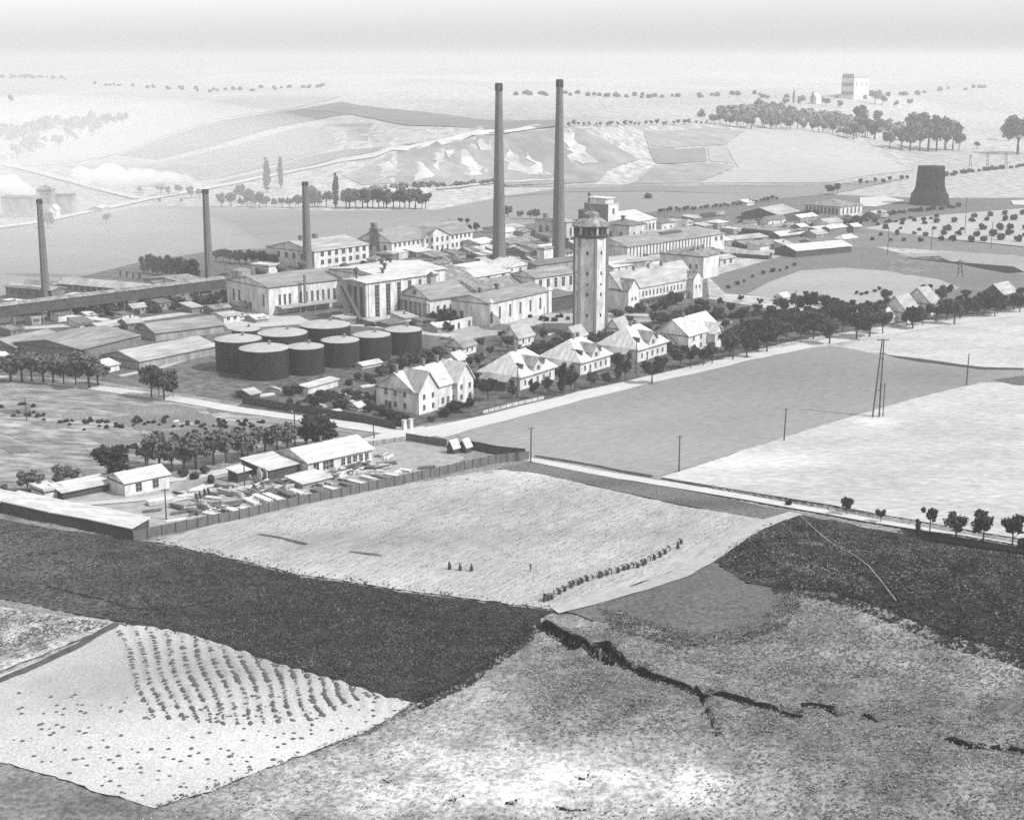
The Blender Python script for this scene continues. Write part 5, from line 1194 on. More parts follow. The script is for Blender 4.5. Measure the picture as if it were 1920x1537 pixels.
def crown_proto(kind, seed, m):
    """unit tree, height 1"""
    g = random.Random(seed); cs = []; rs = []
    if kind == 'broad':
        cs.append((0, 0, .62)); rs.append(.24)
        for i in range(9):
            a = g.uniform(0, 6.28); r = g.uniform(.14, .27); z = g.uniform(.42, .84); cs.append((r * math.cos(a), r * math.sin(a), z)); rs.append(g.uniform(.10, .19))
        n, s = 620, .034
    elif kind == 'wide':
        cs.append((0, 0, .6)); rs.append(.26)
        for i in range(12):
            a = g.uniform(0, 6.28); r = g.uniform(.2, .46); z = g.uniform(.4, .78); cs.append((r * math.cos(a), r * math.sin(a), z)); rs.append(g.uniform(.12, .2))
        n, s = 760, .036
    elif kind == 'loose':
        for i in range(8):
            a = i * .785 + g.uniform(-.4, .4); r = g.uniform(.05, .26); z = g.uniform(.45, .9); cs.append((r * math.cos(a), r * math.sin(a), z)); rs.append(g.uniform(.07, .13))
        n, s = 330, .030
    elif kind == 'poplar':
        for i in range(9):
            z = .14 + i * .095; cs.append((g.uniform(-.015, .015), g.uniform(-.015, .015), z)); rs.append(.085 * math.sin(math.pi * (.2 + .72 * (i + .5) / 9)) + .01)
        n, s = 420, .022
    elif kind == 'bush':
        for i in range(8):
            a = g.uniform(0, 6.28); r = g.uniform(0, .4); cs.append((r * math.cos(a), r * math.sin(a), g.uniform(.3, .62))); rs.append(g.uniform(.22, .36))
        n, s = 380, .07
    elif kind == 'narrow':
        for i in range(7):
            z = .25 + i * .1; cs.append((g.uniform(-.06, .06), g.uniform(-.06, .06), z)); rs.append(g.uniform(.09, .15))
        n, s = 420, .032
    v, f = leaf_cloud(cs, rs, n, s, seed)
    # a darker irregular heart of the crown made of inner leaf masses
    v2, f2 = leaf_cloud(cs, [r * .62 for r in rs], n // 3, s * 1.9, seed + 5)
    v = np.concatenate([v, v2]); f = np.concatenate([f, f2 + len(v) - len(v2)])
    return fast_mesh('crown', v, f, m)
def trunk_proto(kind, seed):
    g = random.Random(seed); b = MB()
    t = {'poplar': .014, 'bush': .03}.get(kind, .022)
    top = {'poplar': .9, 'bush': .4, 'broad': .6, 'wide': .55, 'loose': .75, 'narrow': .75}[kind]
    b.bar((0, 0, -.04), (.01, 0, top * .5), t * 2, w2=t * 1.4).bar((.01, 0, top * .5), (0, .01, top), t * 1.4, w2=t * .5)
    for i in range(4):
        a = i * 1.6 + g.random(); z = top * g.uniform(.4, .7); l = .16 if kind not in ('poplar', 'narrow') else .06
        b.bar((.01, 0, z), (l * math.cos(a), l * math.sin(a), z + .16), t * .8, w2=t * .3)
    return b.mesh('trunk', M_bark)
M_bark = mat('bark', .05, .3, 3, .95)
PROTO = {}
for kind in ('broad', 'wide', 'loose', 'poplar', 'bush', 'narrow'):
    for mi, m in (('d', F_dark), ('m', F_mid), ('l', F_light), ('p', F_hazed)):
        PROTO[kind + mi] = [(crown_proto(kind, 17 * j + len(PROTO) * 3, m), None) for j in range(3)]
TR = {k: trunk_proto(k, 3) for k in ('broad', 'wide', 'loose', 'poplar', 'bush', 'narrow')}
TREES = [0]
def tree(px_, py_, hpx, kind, label, name='leafy_tree', cat='tree', group=None, wide=1.0):
    P = G(px_, py_); k = mpp(P); h = hpx * k / .985
    i = TREES[0]; TREES[0] += 1; rr = random.Random(i * 7 + 1)
    o = empty(name, (P[0], P[1], P[2]), rr.uniform(0, 6.28), label, cat, group)
    w = h * wide * rr.uniform(.92, 1.1); o.scale = (w, w, h)
    cr = newobj('crown', PROTO[kind][i % 3][0], None, o)
    newobj('trunk', TR[kind[:-1]], None, o)
    return o
def row(items, kind, what, where, name='leafy_tree', cat='tree', group=None, wide=1.0):
    """items: (x, y, height px[, kind]) from left to right; the label counts them off"""
    items = sorted(items)
    for i, it in enumerate(items):
        kd = it[3] if len(it) > 3 else (kind[:-1] + ('m' if (i * 7 + len(items)) % 5 < 2 and kind[-1] == 'd' else kind[-1]))
        lb = '%s, %s from the left %s' % (what, ordinal(i), where) if len(items) > 1 else '%s %s' % (what, where)
        tree(it[0], it[1], it[2], kd, lb, name, cat, group or what + 's ' + where, wide)
def along(pts, n, h0, h1, seed, jx=4, jy=1.5, kinds=None):
    g = random.Random(seed); out = []
    ls = [math.hypot(b[0] - a[0], b[1] - a[1]) for a, b in zip(pts[:-1], pts[1:])]; tot = sum(ls)
    for i in range(n):
        s = tot * (i + .5) / n; k = 0
        while k < len(ls) - 1 and s > ls[k]: s -= ls[k]; k += 1
        a, b = pts[k], pts[k + 1]; t = s / ls[k]
        it = (a[0] + (b[0] - a[0]) * t + g.uniform(-jx, jx), a[1] + (b[1] - a[1]) * t + g.uniform(-jy, jy), g.uniform(h0, h1))
        if kinds: it = it + (g.choice(kinds),)
        out.append(it)
    return out
row([(1222, 720, 46), (1275, 690, 44), (1318, 686, 34), (1374, 674, 56), (1400, 670, 50), (1438, 660, 44), (1555, 645, 50), (1606, 636, 56), (1630, 632, 58), (1655, 626, 44), (1711, 616, 46), (1789, 608, 50), (1865, 594, 46), (1912, 586, 40)],
    'broadd', 'dark leafy roadside tree', 'along the upper white road', wide=1.15)
row([(915, 752, 44), (880, 775, 30), (1000, 748, 36), (1055, 742, 66, 'narrowd'), (1070, 738, 44), (1108, 728, 34), (1158, 716, 58, 'narrowd'), (1172, 714, 40), (1240, 700, 36), (1028, 738, 34), (960, 748, 26), (1135, 722, 26)],
    'broadd', 'garden tree', 'between road and villas', name='garden_tree')
row([(735, 790, 26), (752, 798, 24), (720, 780, 24), (860, 772, 26), (835, 782, 20), (845, 768, 18), (640, 765, 22), (588, 762, 24), (600, 745, 18), (545, 742, 22), (560, 738, 20), (690, 772, 16), (810, 790, 12)],
    'bushd', 'low garden bush', 'below the tanks and white house', name='garden_bush', cat='bush', wide=1.2)
row([(900, 690, 30), (918, 672, 26), (930, 700, 28), (908, 715, 34), (1005, 665, 26), (1035, 660, 24), (1020, 640, 26), (952, 660, 34), (1044, 655, 22), (1110, 652, 28), (1130, 660, 30), (1125, 645, 26), (1145, 655, 28), (1060, 648, 28), (840, 700, 26), (1215, 655, 24), (1180, 610, 20), (1225, 610, 26), (1250, 640, 24), (1260, 620, 22), (1210, 628, 22), (940, 640, 22), (900, 655, 24), (880, 690, 22)],
    'broadm', 'small garden tree', 'behind the villas', name='garden_tree')
row([(690, 715, 18), (700, 722, 14), (715, 705, 24), (735, 700, 28), (750, 690, 26), (765, 685, 26), (785, 680, 24), (670, 712, 16), (655, 722, 14), (800, 672, 20), (822, 668, 22)],
    'bushm', 'rounded bush', 'at the foot of the tanks', name='garden_bush', cat='bush')
row([(1295, 690, 44), (1335, 682, 42), (1360, 660, 40), (1385, 650, 36), (1412, 655, 40), (1455, 648, 42), (1475, 640, 40), (1500, 640, 36), (1525, 636, 40), (1540, 628, 44), (1580, 622, 50), (1500, 620, 30), (1520, 610, 30), (1425, 628, 32), (1450, 620, 26)] +
    [(1560, 610, 44), (1590, 606, 46), (1620, 612, 50), (1645, 606, 44), (1660, 596, 36), (1700, 612, 30), (1730, 610, 30), (1755, 606, 40), (1775, 600, 44), (1800, 598, 44), (1825, 594, 40), (1845, 590, 40), (1870, 588, 36), (1900, 582, 34)],
    'broadd', 'dark garden tree', 'in the belt above the road', name='garden_tree', wide=1.15)
row([(1320, 590, 26), (1345, 600, 28), (1370, 592, 26), (1395, 598, 26), (1420, 590, 22), (1445, 596, 24), (1470, 590, 32), (1495, 588, 40), (1520, 590, 44), (1545, 586, 36), (1570, 590, 34), (1325, 620, 26), (1360, 622, 26), (1395, 622, 26), (1390, 566, 14), (1425, 575, 16), (1455, 580, 20), (1510, 560, 16), (1350, 575, 18), (1660, 570, 30), (1670, 584, 30), (1765, 570, 34), (1775, 562, 30), (1735, 560, 30), (1810, 566, 24), (1840, 572, 26), (1912, 560, 22)],
    'broadd', 'dark tree', 'in the back of the dark belt', name='belt_tree', wide=1.15)
row(along([(1235, 612), (1290, 596), (1320, 576)], 10, 16, 28, 4, 6, 5) + [(1180, 590, 18), (1200, 586, 20), (1225, 584, 18), (1250, 580, 22), (1268, 572, 28), (1160, 596, 16)], 'bushd', 'dark hedge bush', 'in front of the terrace', name='hedge_bush', cat='bush', wide=1.1)
row([(812, 603, 22), (828, 600, 26), (845, 604, 30), (862, 600, 32), (880, 598, 30), (838, 622, 22), (822, 618, 18), (855, 612, 22), (800, 612, 14), (896, 594, 24)], 'bushd', 'dark garden bush', 'by the portico house', name='garden_bush', cat='bush', wide=1.1)
row([(20, 716, 58), (42, 716, 60), (60, 716, 62), (82, 718, 62), (100, 718, 58), (120, 720, 56), (142, 722, 40), (168, 727, 76), (184, 722, 46), (-6, 712, 46)], 'broadl', 'grey leafy tree', 'along the left road', wide=1.35)
row([(284, 746, 64), (308, 750, 62), (298, 742, 44), (325, 744, 34)], 'broadm', 'tree of a small group', 'beside the left road')
row([(10, 926, 20), (52, 924, 46), (68, 922, 40), (118, 915, 50), (138, 908, 34), (205, 905, 78, 'broadd'), (222, 900, 50, 'broadd'), (248, 896, 28), (300, 880, 74), (278, 880, 50), (322, 884, 60), (345, 882, 78), (368, 880, 64), (400, 872, 72), (425, 868, 66), (455, 864, 66), (466, 860, 58), (497, 850, 60), (520, 848, 52), (540, 845, 58), (575, 842, 50, 'broadd'), (592, 840, 64, 'broadd'), (612, 836, 52, 'broadd'), (601, 808, 34)],
    'broadl', 'leafy tree', 'in the row above the timber yard', wide=1.3)
row([(384, 888, 18), (345, 895, 20), (365, 898, 16), (500, 872, 10), (395, 906, 18), (555, 878, 8)], 'bushm', 'low bush', 'along the lower white road', name='roadside_bush', cat='bush')
row([(1587, 966, 36), (1651, 980, 28), (1720, 1006, 36, 'narrowd'), (1743, 1000, 56, 'loosed'), (1792, 1010, 54), (1843, 1018, 66), (1898, 1024, 62)], 'broadd', 'young tree', 'along the track at the right')
row([(1480, 948, 14), (1922, 1030, 30)], 'bushd', 'dark bush', 'beside the white track', name='roadside_bush', cat='bush')
row([(501, 362, 70), (527, 354, 62), (630, 390, 68)], 'poplarm', 'tall poplar', 'on the far slope', name='poplar')
row(along([(408, 388), (540, 390), (606, 390)], 16, 18, 30, 5, 5, 1) + [(450, 378, 34), (470, 382, 30), (500, 388, 22), (486, 386, 28), (582, 380, 34), (590, 388, 36), (612, 388, 32)], 'broadl', 'pale hazy tree', 'at the end of the valley field')
row(along([(642, 391), (720, 391), (804, 392)], 16, 30, 44, 6, 4, 1), 'broadl', 'grey tree', 'in the dense clump under the quarry', wide=1.1)
row([(262, 362, 14), (302, 368, 30), (336, 366, 22), (316, 368, 20), (358, 372, 24), (375, 372, 20), (340, 382, 10), (300, 382, 10), (200, 422, 24), (90, 430, 34), (130, 400, 14)], 'broadl', 'pale hazy tree', 'near the hill road at the left')
row(along([(266, 512), (372, 524)], 15, 34, 40, 8, 2, 1), 'narrowm', 'narrow tree', 'in the row left of the smoking chimney', name='row_tree')
row(along([(402, 492), (520, 500)], 20, 22, 30, 9, 3, 2), 'broadm', 'grey tree', 'in the row right of the smoking chimney', name='row_tree')
row([(226, 520, 14), (238, 522, 14), (250, 524, 14), (262, 526, 14)], 'narrowm', 'small narrow tree', 'behind the windowed low building', name='row_tree')
row([(863, 424, 16), (876, 424, 16), (880, 436, 16), (894, 436, 20), (770, 432, 10), (801, 430, 12), (842, 418, 8)], 'broadm', 'small dark tree', 'behind the long office', name='row_tree')
row([(952, 408, 24), (975, 412, 18), (994, 412, 20), (1006, 412, 22)], 'broadl', 'round pale tree', 'between the giant chimneys', wide=1.1)
row([(1215, 373, 12)], 'bushd', 'lone dark bush', 'on the narrow field behind the works', name='lone_bush', cat='bush')
row(along([(1232, 402), (1330, 394), (1400, 386), (1460, 376)], 30, 8, 13, 10, 2, 1), 'broadm', 'small dark tree', 'in the line behind the sidings', name='row_tree')
row([(1552, 365, 20), (1570, 365, 22), (1560, 366, 18), (1612, 348, 14), (1640, 344, 12), (1668, 342, 12), (1690, 340, 12), (1700, 338, 10), (1655, 346, 12), (1625, 348, 10)], 'broadd', 'dark tree', 'along the line left of the cooling tower', name='row_tree')
row(along([(1600, 412), (1680, 402), (1740, 396), (1800, 390)], 24, 7, 12, 12, 3, 2) + along([(1640, 424), (1760, 408)], 10, 6, 10, 13, 4, 4), 'bushd', 'low dark bush', 'around the cooling tower', name='scrub_bush', cat='bush')
row(along([(1500, 430), (1580, 424), (1650, 414)], 10, 8, 16, 14, 3, 3) + along([(1380, 428), (1480, 410), (1530, 404)], 12, 8, 14, 15, 4, 5), 'bushd', 'dark bush', 'among the sidings', name='scrub_bush', cat='bush')
row(along([(1360, 545), (1420, 518), (1500, 498)], 9, 6, 10, 16, 5, 3) + [(1605, 552, 8), (1615, 554, 7), (1625, 552, 8), (1640, 548, 7), (1648, 544, 8), (1658, 548, 5)], 'bushd', 'small dark shrub', 'round the oval meadow', name='scrub_bush', cat='bush')
_o = []
_g = random.Random(3)
for r_ in range(6):
    for c_ in range(10):
        x = 1640 + c_ * 30 + r_ * 9 + _g.uniform(-6, 6); y = 452 - r_ * 10 + (c_ * 1.1 if r_ < 3 else 0) - c_ * .9 + _g.uniform(-2, 2)
        if x < 1925 and y > 398 + (1925 - x) * .10: _o.append((x, y, _g.uniform(7, 13) * (1 + (x - 1640) / 700)))
row(_o, 'bushd', 'small round fruit tree', 'in the pale orchard', name='fruit_tree', wide=.9)
row([(1668, 280, 36), (1690, 282, 44), (1706, 284, 60), (1724, 284, 52), (1740, 284, 70), (1756, 284, 62), (1772, 282, 66), (1786, 282, 52), (1798, 282, 34), (1715, 262, 56), (1832, 280, 16), (1640, 262, 40), (1622, 258, 40), (1615, 240, 44), (1643, 236, 30), (1600, 262, 34)], 'broadl', 'large hazy tree', 'in the wood beyond the bright hill', wide=1.1)
row([(1892, 264, 50), (1908, 290, 76), (1926, 288, 66)], 'broadl', 'tall tree', 'at the upper right edge')
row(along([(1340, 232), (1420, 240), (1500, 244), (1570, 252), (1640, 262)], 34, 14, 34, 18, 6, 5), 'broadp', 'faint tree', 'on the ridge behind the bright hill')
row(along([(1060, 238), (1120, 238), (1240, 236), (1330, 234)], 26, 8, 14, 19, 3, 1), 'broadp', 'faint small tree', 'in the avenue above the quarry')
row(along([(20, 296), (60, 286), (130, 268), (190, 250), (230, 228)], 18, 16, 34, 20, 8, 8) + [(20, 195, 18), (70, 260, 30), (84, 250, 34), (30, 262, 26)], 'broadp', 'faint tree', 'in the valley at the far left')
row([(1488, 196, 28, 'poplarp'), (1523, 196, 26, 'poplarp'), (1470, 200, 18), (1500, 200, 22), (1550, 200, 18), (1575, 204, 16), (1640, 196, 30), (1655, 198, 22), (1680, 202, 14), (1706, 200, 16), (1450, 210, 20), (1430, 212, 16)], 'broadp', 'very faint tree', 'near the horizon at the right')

# far woods nobody could count: leaf masses on the ground
def wood(label, pts, w, n, h0, h1, m, seed, size=1.6):
    g = np.random.default_rng(seed); rr = random.Random(seed)
    C_, R_ = [], []
    for x, y, h in along(pts, n, h0, h1, seed, w, w * .25):
        P = G(x, y); k = mpp(P); hh = h * k
        for j in range(3):
            C_.append((P[0] + rr.uniform(-.5, .5) * hh, P[1] + rr.uniform(-.5, .5) * hh, P[2] + hh * rr.uniform(.25, .7))); R_.append(hh * rr.uniform(.25, .4))
    v, f = leaf_cloud(C_, R_, len(C_) * 60, size, seed)
    o = newobj('far_wood', fast_mesh('far_wood', v, f, m)); tag(o, label, 'wood', kind='stuff')
wood('faint wooded slope behind the bright hill', [(1340, 224), (1430, 212), (1500, 222), (1600, 236), (1680, 250)], 22, 90, 12, 22, F_hazed, 31, 1.8)
wood('faint bushy ground at the far left', [(0, 262), (60, 244), (140, 236), (200, 228)], 22, 40, 10, 18, F_hazed, 32, 1.8)
wood('faint horizon trees', [(0, 146), (60, 148), (130, 148)], 12, 22, 3, 8, F_hazed, 33, 2)
wood('faint horizon trees', [(170, 158), (240, 162), (420, 172), (480, 168), (620, 162)], 12, 34, 3, 6, F_hazed, 34, 2)
wood('faint horizon trees', [(960, 178), (1080, 178), (1180, 182), (1280, 182)], 10, 26, 3, 7, F_hazed, 35, 2)
wood('faint horizon trees', [(1310, 180), (1400, 178), (1500, 190), (1700, 182), (1780, 168), (1860, 165)], 14, 34, 4, 8, F_hazed, 36, 2)
wood('low scrub along the railway at the right', [(1720, 338), (1800, 326), (1920, 312), (2000, 304)], 6, 50, 4, 7, F_mid, 37, .9)
wood('low scrub at the foot of the quarry', [(690, 356), (780, 350), (860, 348), (940, 342)], 12, 50, 3, 8, F_hazed, 38, .9)
wood('overgrown garden scrub in front of the belt', [(1330, 650), (1400, 625), (1470, 606), (1560, 596)], 14, 70, 8, 20, F_dark, 39, .55)
wood('dark undergrowth beneath the tree belt', [(1320, 600), (1420, 592), (1520, 590), (1600, 600), (1700, 592), (1800, 584), (1910, 572)], 8, 100, 6, 16, F_mid, 45, .6)
wood('dark shrubs between the halls and the forecourt', [(690, 612), (760, 610), (850, 600), (905, 590), (1040, 600), (1150, 590)], 14, 50, 3, 8, F_dark, 47, .45)
wood('shrubs and beanpoles among the allotments', [(10, 760), (140, 800), (300, 790), (480, 800), (200, 850)], 34, 110, 2, 6, F_mid, 46, .35)
wood('garden scrub around the villas', [(900, 720), (960, 690), (1040, 650), (1130, 628), (1240, 630), (1320, 610)], 30, 230, 5, 13, F_mid, 40, .5)
wood('dark scrub among the left works', [(-20, 590), (100, 585), (220, 590), (330, 570), (420, 560)], 26, 110, 8, 20, F_mid, 41, .7)
wood('garden plants below the tanks', [(560, 760), (640, 740), (700, 750), (760, 720), (800, 680), (840, 660)], 26, 140, 3, 8, F_mid, 42, .4)
wood('scrub among the works roofs', [(640, 530), (740, 470), (880, 480), (960, 480), (1100, 430)], 26, 150, 3, 9, F_dark, 43, .6)
wood('scrub among sidings and stockyard', [(1240, 420), (1340, 425), (1420, 440), (1500, 425), (1600, 420)], 20, 80, 3, 8, F_dark, 44, .6)

# ------------------------------------------------------------------ hay heaps
M_hay = mat('hay', .075, .4, 4, .95, 0, 3)
def heap_mesh(seed):
    g = random.Random(seed); b = MB(); n = 9
    b.lathe([(.62, -.1), (.6, .12), (.45, .42), (.22, .62), (.06, .68)], n)
    v = [(x * g.uniform(.75, 1.2), y * g.uniform(.75, 1.2), z * g.uniform(.85, 1.1)) for x, y, z in b.v]; b.v = v
    # projecting wisps
    for i in range(14):
        a = g.uniform(0, 6.28); z = g.uniform(.1, .55); r = .6 - z * .5
        b.bar((r * math.cos(a) * .8, r * math.sin(a) * .8, z), (r * math.cos(a) * 1.35, r * math.sin(a) * 1.35, z - .1), .07, w2=.02)
    return b.mesh('hay_heap', M_hay)
HM = [heap_mesh(i) for i in range(5)]
SF = [(0, 1262), (225, 1178), (300, 1183), (380, 1203), (470, 1231), (560, 1261), (640, 1283), (705, 1306), (765, 1322), (700, 1360), (600, 1396), (500, 1435), (400, 1475), (292, 1506), (200, 1483), (100, 1450), (0, 1418)]
_g = random.Random(5); cnt = 0
_rows = []
for k in range(18):
    items = []; n = 42 if k < 11 else 42 - 4 * (k - 10)
    for j in range(n):
        v = (j + .5) / 42 * (1 if k < 11 else 1.25); xx, yy = row_curve(k, v)
        xx += _g.uniform(-1.8, 1.8) - 4; yy += _g.uniform(-1.5, 1.5)
        if inpoly(np.array([xx]), np.array([yy]), SF)[0] and _g.random() > .12: items.append((xx, yy))
    _rows.append(items)
_rest = []
_cut = sorted([q[1] for it in _rows for q in it], reverse=True)[:299][-1]
for k, items in enumerate(_rows):
    for j, (xx, yy) in enumerate(items):
        if cnt >= 300 or yy < _cut: _rest.append((xx, yy)); continue
        P = G(xx, yy); o = newobj('hay_heap', HM[cnt % 5], None, None, (P[0], P[1], P[2] + .05), _g.uniform(0, 6.28)); s = _g.uniform(.26, .62); o.scale = (s * _g.uniform(1.1, 1.9), s, s * _g.uniform(.6, 1))
        tag(o, 'small hay heap, %s down in the %s row from the left' % (ordinal(j), ordinal(k)), 'hay heap', 'rows of hay heaps on the cut field'); cnt += 1
_loose = []
while len(_loose) < 170:
    xx = _g.uniform(20, 740); yy = _g.uniform(1300, 1500)
    if inpoly(np.array([xx]), np.array([yy]), SF)[0]: _loose.append((xx, yy))
_V, _F = [], []
for j, (xx, yy) in enumerate(_loose + _rest):
    P = G(xx, yy); h_ = HM[j % 5]; s = _g.uniform(.28, .5) if j < len(_loose) else _g.uniform(.4, .7); a = _g.uniform(0, 6.28); nb = sum(len(q) for q in _V)
    v = np.array([tuple(q.co) for q in h_.vertices]); ca, sa = math.cos(a), math.sin(a)
    _V.append(np.stack([P[0] + (v[:, 0] * ca - v[:, 1] * sa) * s * 1.4, P[1] + (v[:, 0] * sa + v[:, 1] * ca) * s, P[2] + .04 + v[:, 2] * s * .8], 1)); _F += [tuple(nb + i for i in q.vertices) for q in h_.polygons]
_me = pydata('hay_remnants', np.concatenate(_V), _F, M_hay)
tag(newobj('hay_remnants', _me), 'many small scattered hay remnants below the rows of heaps', 'hay', kind='stuff')

# ------------------------------------------------------------------ tufts that nobody could count
def tufts(label, pxpoly, n, size, m, seed, name='grass_tufts', flat=.8, hrange=(.06, .32), dens=None):
    g = np.random.default_rng(seed)
    W = [G(a, b) for a, b in pxpoly]; poly = [(p[0], p[1]) for p in W]
    xs = [p[0] for p in poly]; ys = [p[1] for p in poly]
    X = g.uniform(min(xs), max(xs), n * 4); Y = g.uniform(min(ys), max(ys), n * 4)
    ok = inpoly(X, Y, poly)
    c = fbm(X * .22, Y * .22, seed, 3); ok &= (c > -.35 + g.uniform(-.35, .35, len(X)))
    if dens is not None:
        px, py = to_px(X, Y, H(X, Y)); ok &= g.uniform(0, 1, len(X)) < dens(px, py)
    X, Y = X[ok][:n], Y[ok][:n]; n = len(X)
    Z = H(X, Y) + .05
    K = 5
    a = g.uniform(0, 6.28, (n, K)); r = size * g.uniform(.4, 1.2, (n, K)); hh = g.uniform(hrange[0], hrange[1], (n, K))
    bx = X[:, None] + np.cos(a) * r * .2; by = Y[:, None] + np.sin(a) * r * .2
    tx = X[:, None] + np.cos(a) * r; ty = Y[:, None] + np.sin(a) * r
    wx = -np.sin(a) * r * .55; wy = np.cos(a) * r * .55
    z0 = np.repeat(Z[:, None], K, 1)
    v = np.stack([np.stack([bx - wx, by - wy, z0 - .05], -1), np.stack([bx + wx, by + wy, z0 - .05], -1), np.stack([tx + wx * .6, ty + wy * .6, z0 + hh], -1), np.stack([tx - wx * .6, ty - wy * .6, z0 + hh * .8], -1)], 2).reshape(-1, 3)
    f = np.arange(n * K * 4).reshape(-1, 4)
    o = newobj(name, fast_mesh(name, v, f, m)); tag(o, label, 'grass', kind='stuff')
T_grass = foliage('tuft_grass', .14, .45, .3)
T_pale = foliage('tuft_pale', .27, .3, .3)
T_dark = foliage('tuft_dark', .04, .4, .3)
T_crop = foliage('tuft_crop', .06, .5, .3)
T_shade = foliage('tuft_shade', .014, .3, .3)  # near-black leaves, the gully's shade put into their colour
FG = [(1010, 1180), (960, 1215), (880, 1280), (780, 1325), (700, 1372), (500, 1448), (292, 1522), (200, 1560), (200, 1600), (1990, 1600), (1990, 1250), (1780, 1195), (1560, 1115), (1450, 1105), (1420, 1190), (1290, 1212), (1160, 1170)]
tufts('rough grass tussocks on the foreground slope', FG, 15000, .19, T_grass, 51, hrange=(.04, .2), dens=lambda px, py: np.clip((.12 + .88 * sm(900, 1120, px)) * (1 - .97 * np.exp(-((px - 1080) / 360) ** 4 - ((py - 1455) / 80) ** 4)), 0, 1))
tufts('pale dry tussocks on the foreground slope', FG, 10000, .17, T_pale, 52, hrange=(.04, .14), dens=lambda px, py: 1 - .9 * np.exp(-((px - 1080) / 360) ** 4 - ((py - 1455) / 80) ** 4))
tufts('dark crop leaves on the dark field', [(0, 985), (90, 998), (250, 1016), (560, 1084), (800, 1120), (1030, 1150), (1000, 1172), (940, 1224), (870, 1275), (779, 1315), (700, 1294), (560, 1250), (380, 1190), (215, 1160), (0, 1115)], 22000, .2, T_crop, 53, name='crop_leaves', dens=lambda px, py: .15 + .85 * sm(50, 420, px), hrange=(.05, .3))
tufts('dark heather on the right slope', [(1490, 972), (1700, 1010), (1990, 1062), (1990, 1240), (1780, 1190), (1560, 1108), (1440, 1098), (1335, 1046), (1400, 1006)], 20000, .26, T_dark, 54, name='heather')
T_heath = foliage('tuft_heath', .13, .4, .3)
tufts('greyer grass clumps in the dark heather', [(1490, 972), (1700, 1010), (1990, 1062), (1990, 1240), (1780, 1190), (1560, 1108), (1440, 1098), (1335, 1046), (1400, 1006)], 5000, .3, T_heath, 58, name='grass_clumps')
tufts('lighter leaves in the dark crop field', [(0, 985), (90, 998), (250, 1016), (560, 1084), (800, 1120), (1030, 1150), (1000, 1172), (940, 1224), (870, 1275), (779, 1315), (700, 1294), (560, 1250), (380, 1190), (215, 1160), (0, 1115)], 5000, .26, foliage('tuft_leaf', .085, .4, .3), 59, name='crop_leaves')
tufts('rough grass straying over the edge of the dark field', [(985, 1168), (1015, 1184), (950, 1236), (880, 1288), (790, 1330), (765, 1310), (860, 1262), (925, 1212)], 1500, .24, T_dark, 60)
tufts('ragged dark growth below the heath', [(1440, 1094), (1560, 1100), (1780, 1184), (1990, 1232), (1990, 1275), (1780, 1216), (1650, 1160), (1560, 1128), (1450, 1112)], 2600, .3, T_dark, 61, name='heather')
tufts('rough grass growing into the grey patch', [(1120, 1140), (1240, 1170), (1320, 1190), (1420, 1165), (1490, 1105), (1520, 1112), (1480, 1170), (1400, 1205), (1280, 1220), (1150, 1180)], 1800, .22, T_grass, 62)
tufts('weeds along the lower edge of the pale worked field', [(290, 1008), (560, 1068), (800, 1104), (1036, 1138), (1036, 1150), (800, 1122), (560, 1086), (300, 1026)], 900, .2, T_dark, 63, name='weeds')
tufts('weeds along the upper edge of the hay field', [(215, 1160), (380, 1190), (560, 1249), (700, 1292), (779, 1314), (779, 1325), (700, 1305), (560, 1262), (380, 1203), (220, 1173)], 800, .18, T_dark, 64, name='weeds')
tufts('grass along the lower edge of the hay field', [(779, 1316), (700, 1362), (500, 1437), (292, 1510), (292, 1520), (500, 1448), (700, 1374), (785, 1328)], 1000, .2, T_grass, 65)
tufts('pale weeds in the dark heather', [(1420, 1030), (1500, 1040), (1640, 1095), (1620, 1110), (1500, 1075), (1440, 1050)], 500, .2, T_pale, 55, name='weeds')
tufts('weeds on the strip left of the hay field', [(-20, 1140), (150, 1162), (205, 1170), (60, 1230), (-20, 1262)], 1200, .3, T_grass, 56, name='weeds')
tufts('beet leaves and weeds on the pale field', [(310, 1018), (740, 918), (1000, 890), (1300, 956), (1420, 974), (1200, 1080), (1040, 1138), (800, 1108)], 7000, .13, foliage('tuft_beet', .28, .4, .3), 57, name='beet_leaves', hrange=(.05, .25))
for i, (pts, hw, dp) in enumerate(GULLIES):
    g = np.random.default_rng(900 + i); n = int(40 * sum(math.hypot(b[0] - a[0], b[1] - a[1]) for a, b in zip(pts[:-1], pts[1:])) * hw)
    P_ = []
    for _ in range(n):
        k = g.integers(0, len(pts) - 1); t = g.uniform(); a, b = pts[k], pts[k + 1]
        P_.append((a[0] + (b[0] - a[0]) * t + g.normal() * hw * .42, a[1] + (b[1] - a[1]) * t + g.normal() * hw * .42))
    P_ = np.array(P_); z = H(P_[:, 0], P_[:, 1])
    C_ = np.column_stack([P_, z + g.uniform(.0, .35, len(P_))])
    v, f = leaf_cloud(C_, [.16] * len(C_), len(C_) * 2, .13, 900 + i)
    o = newobj('gully_scrub', fast_mesh('gully_scrub', v, f, T_shade)); tag(o, 'dark scrub along an eroded gully, coloured as its shade', 'scrub', kind='stuff')

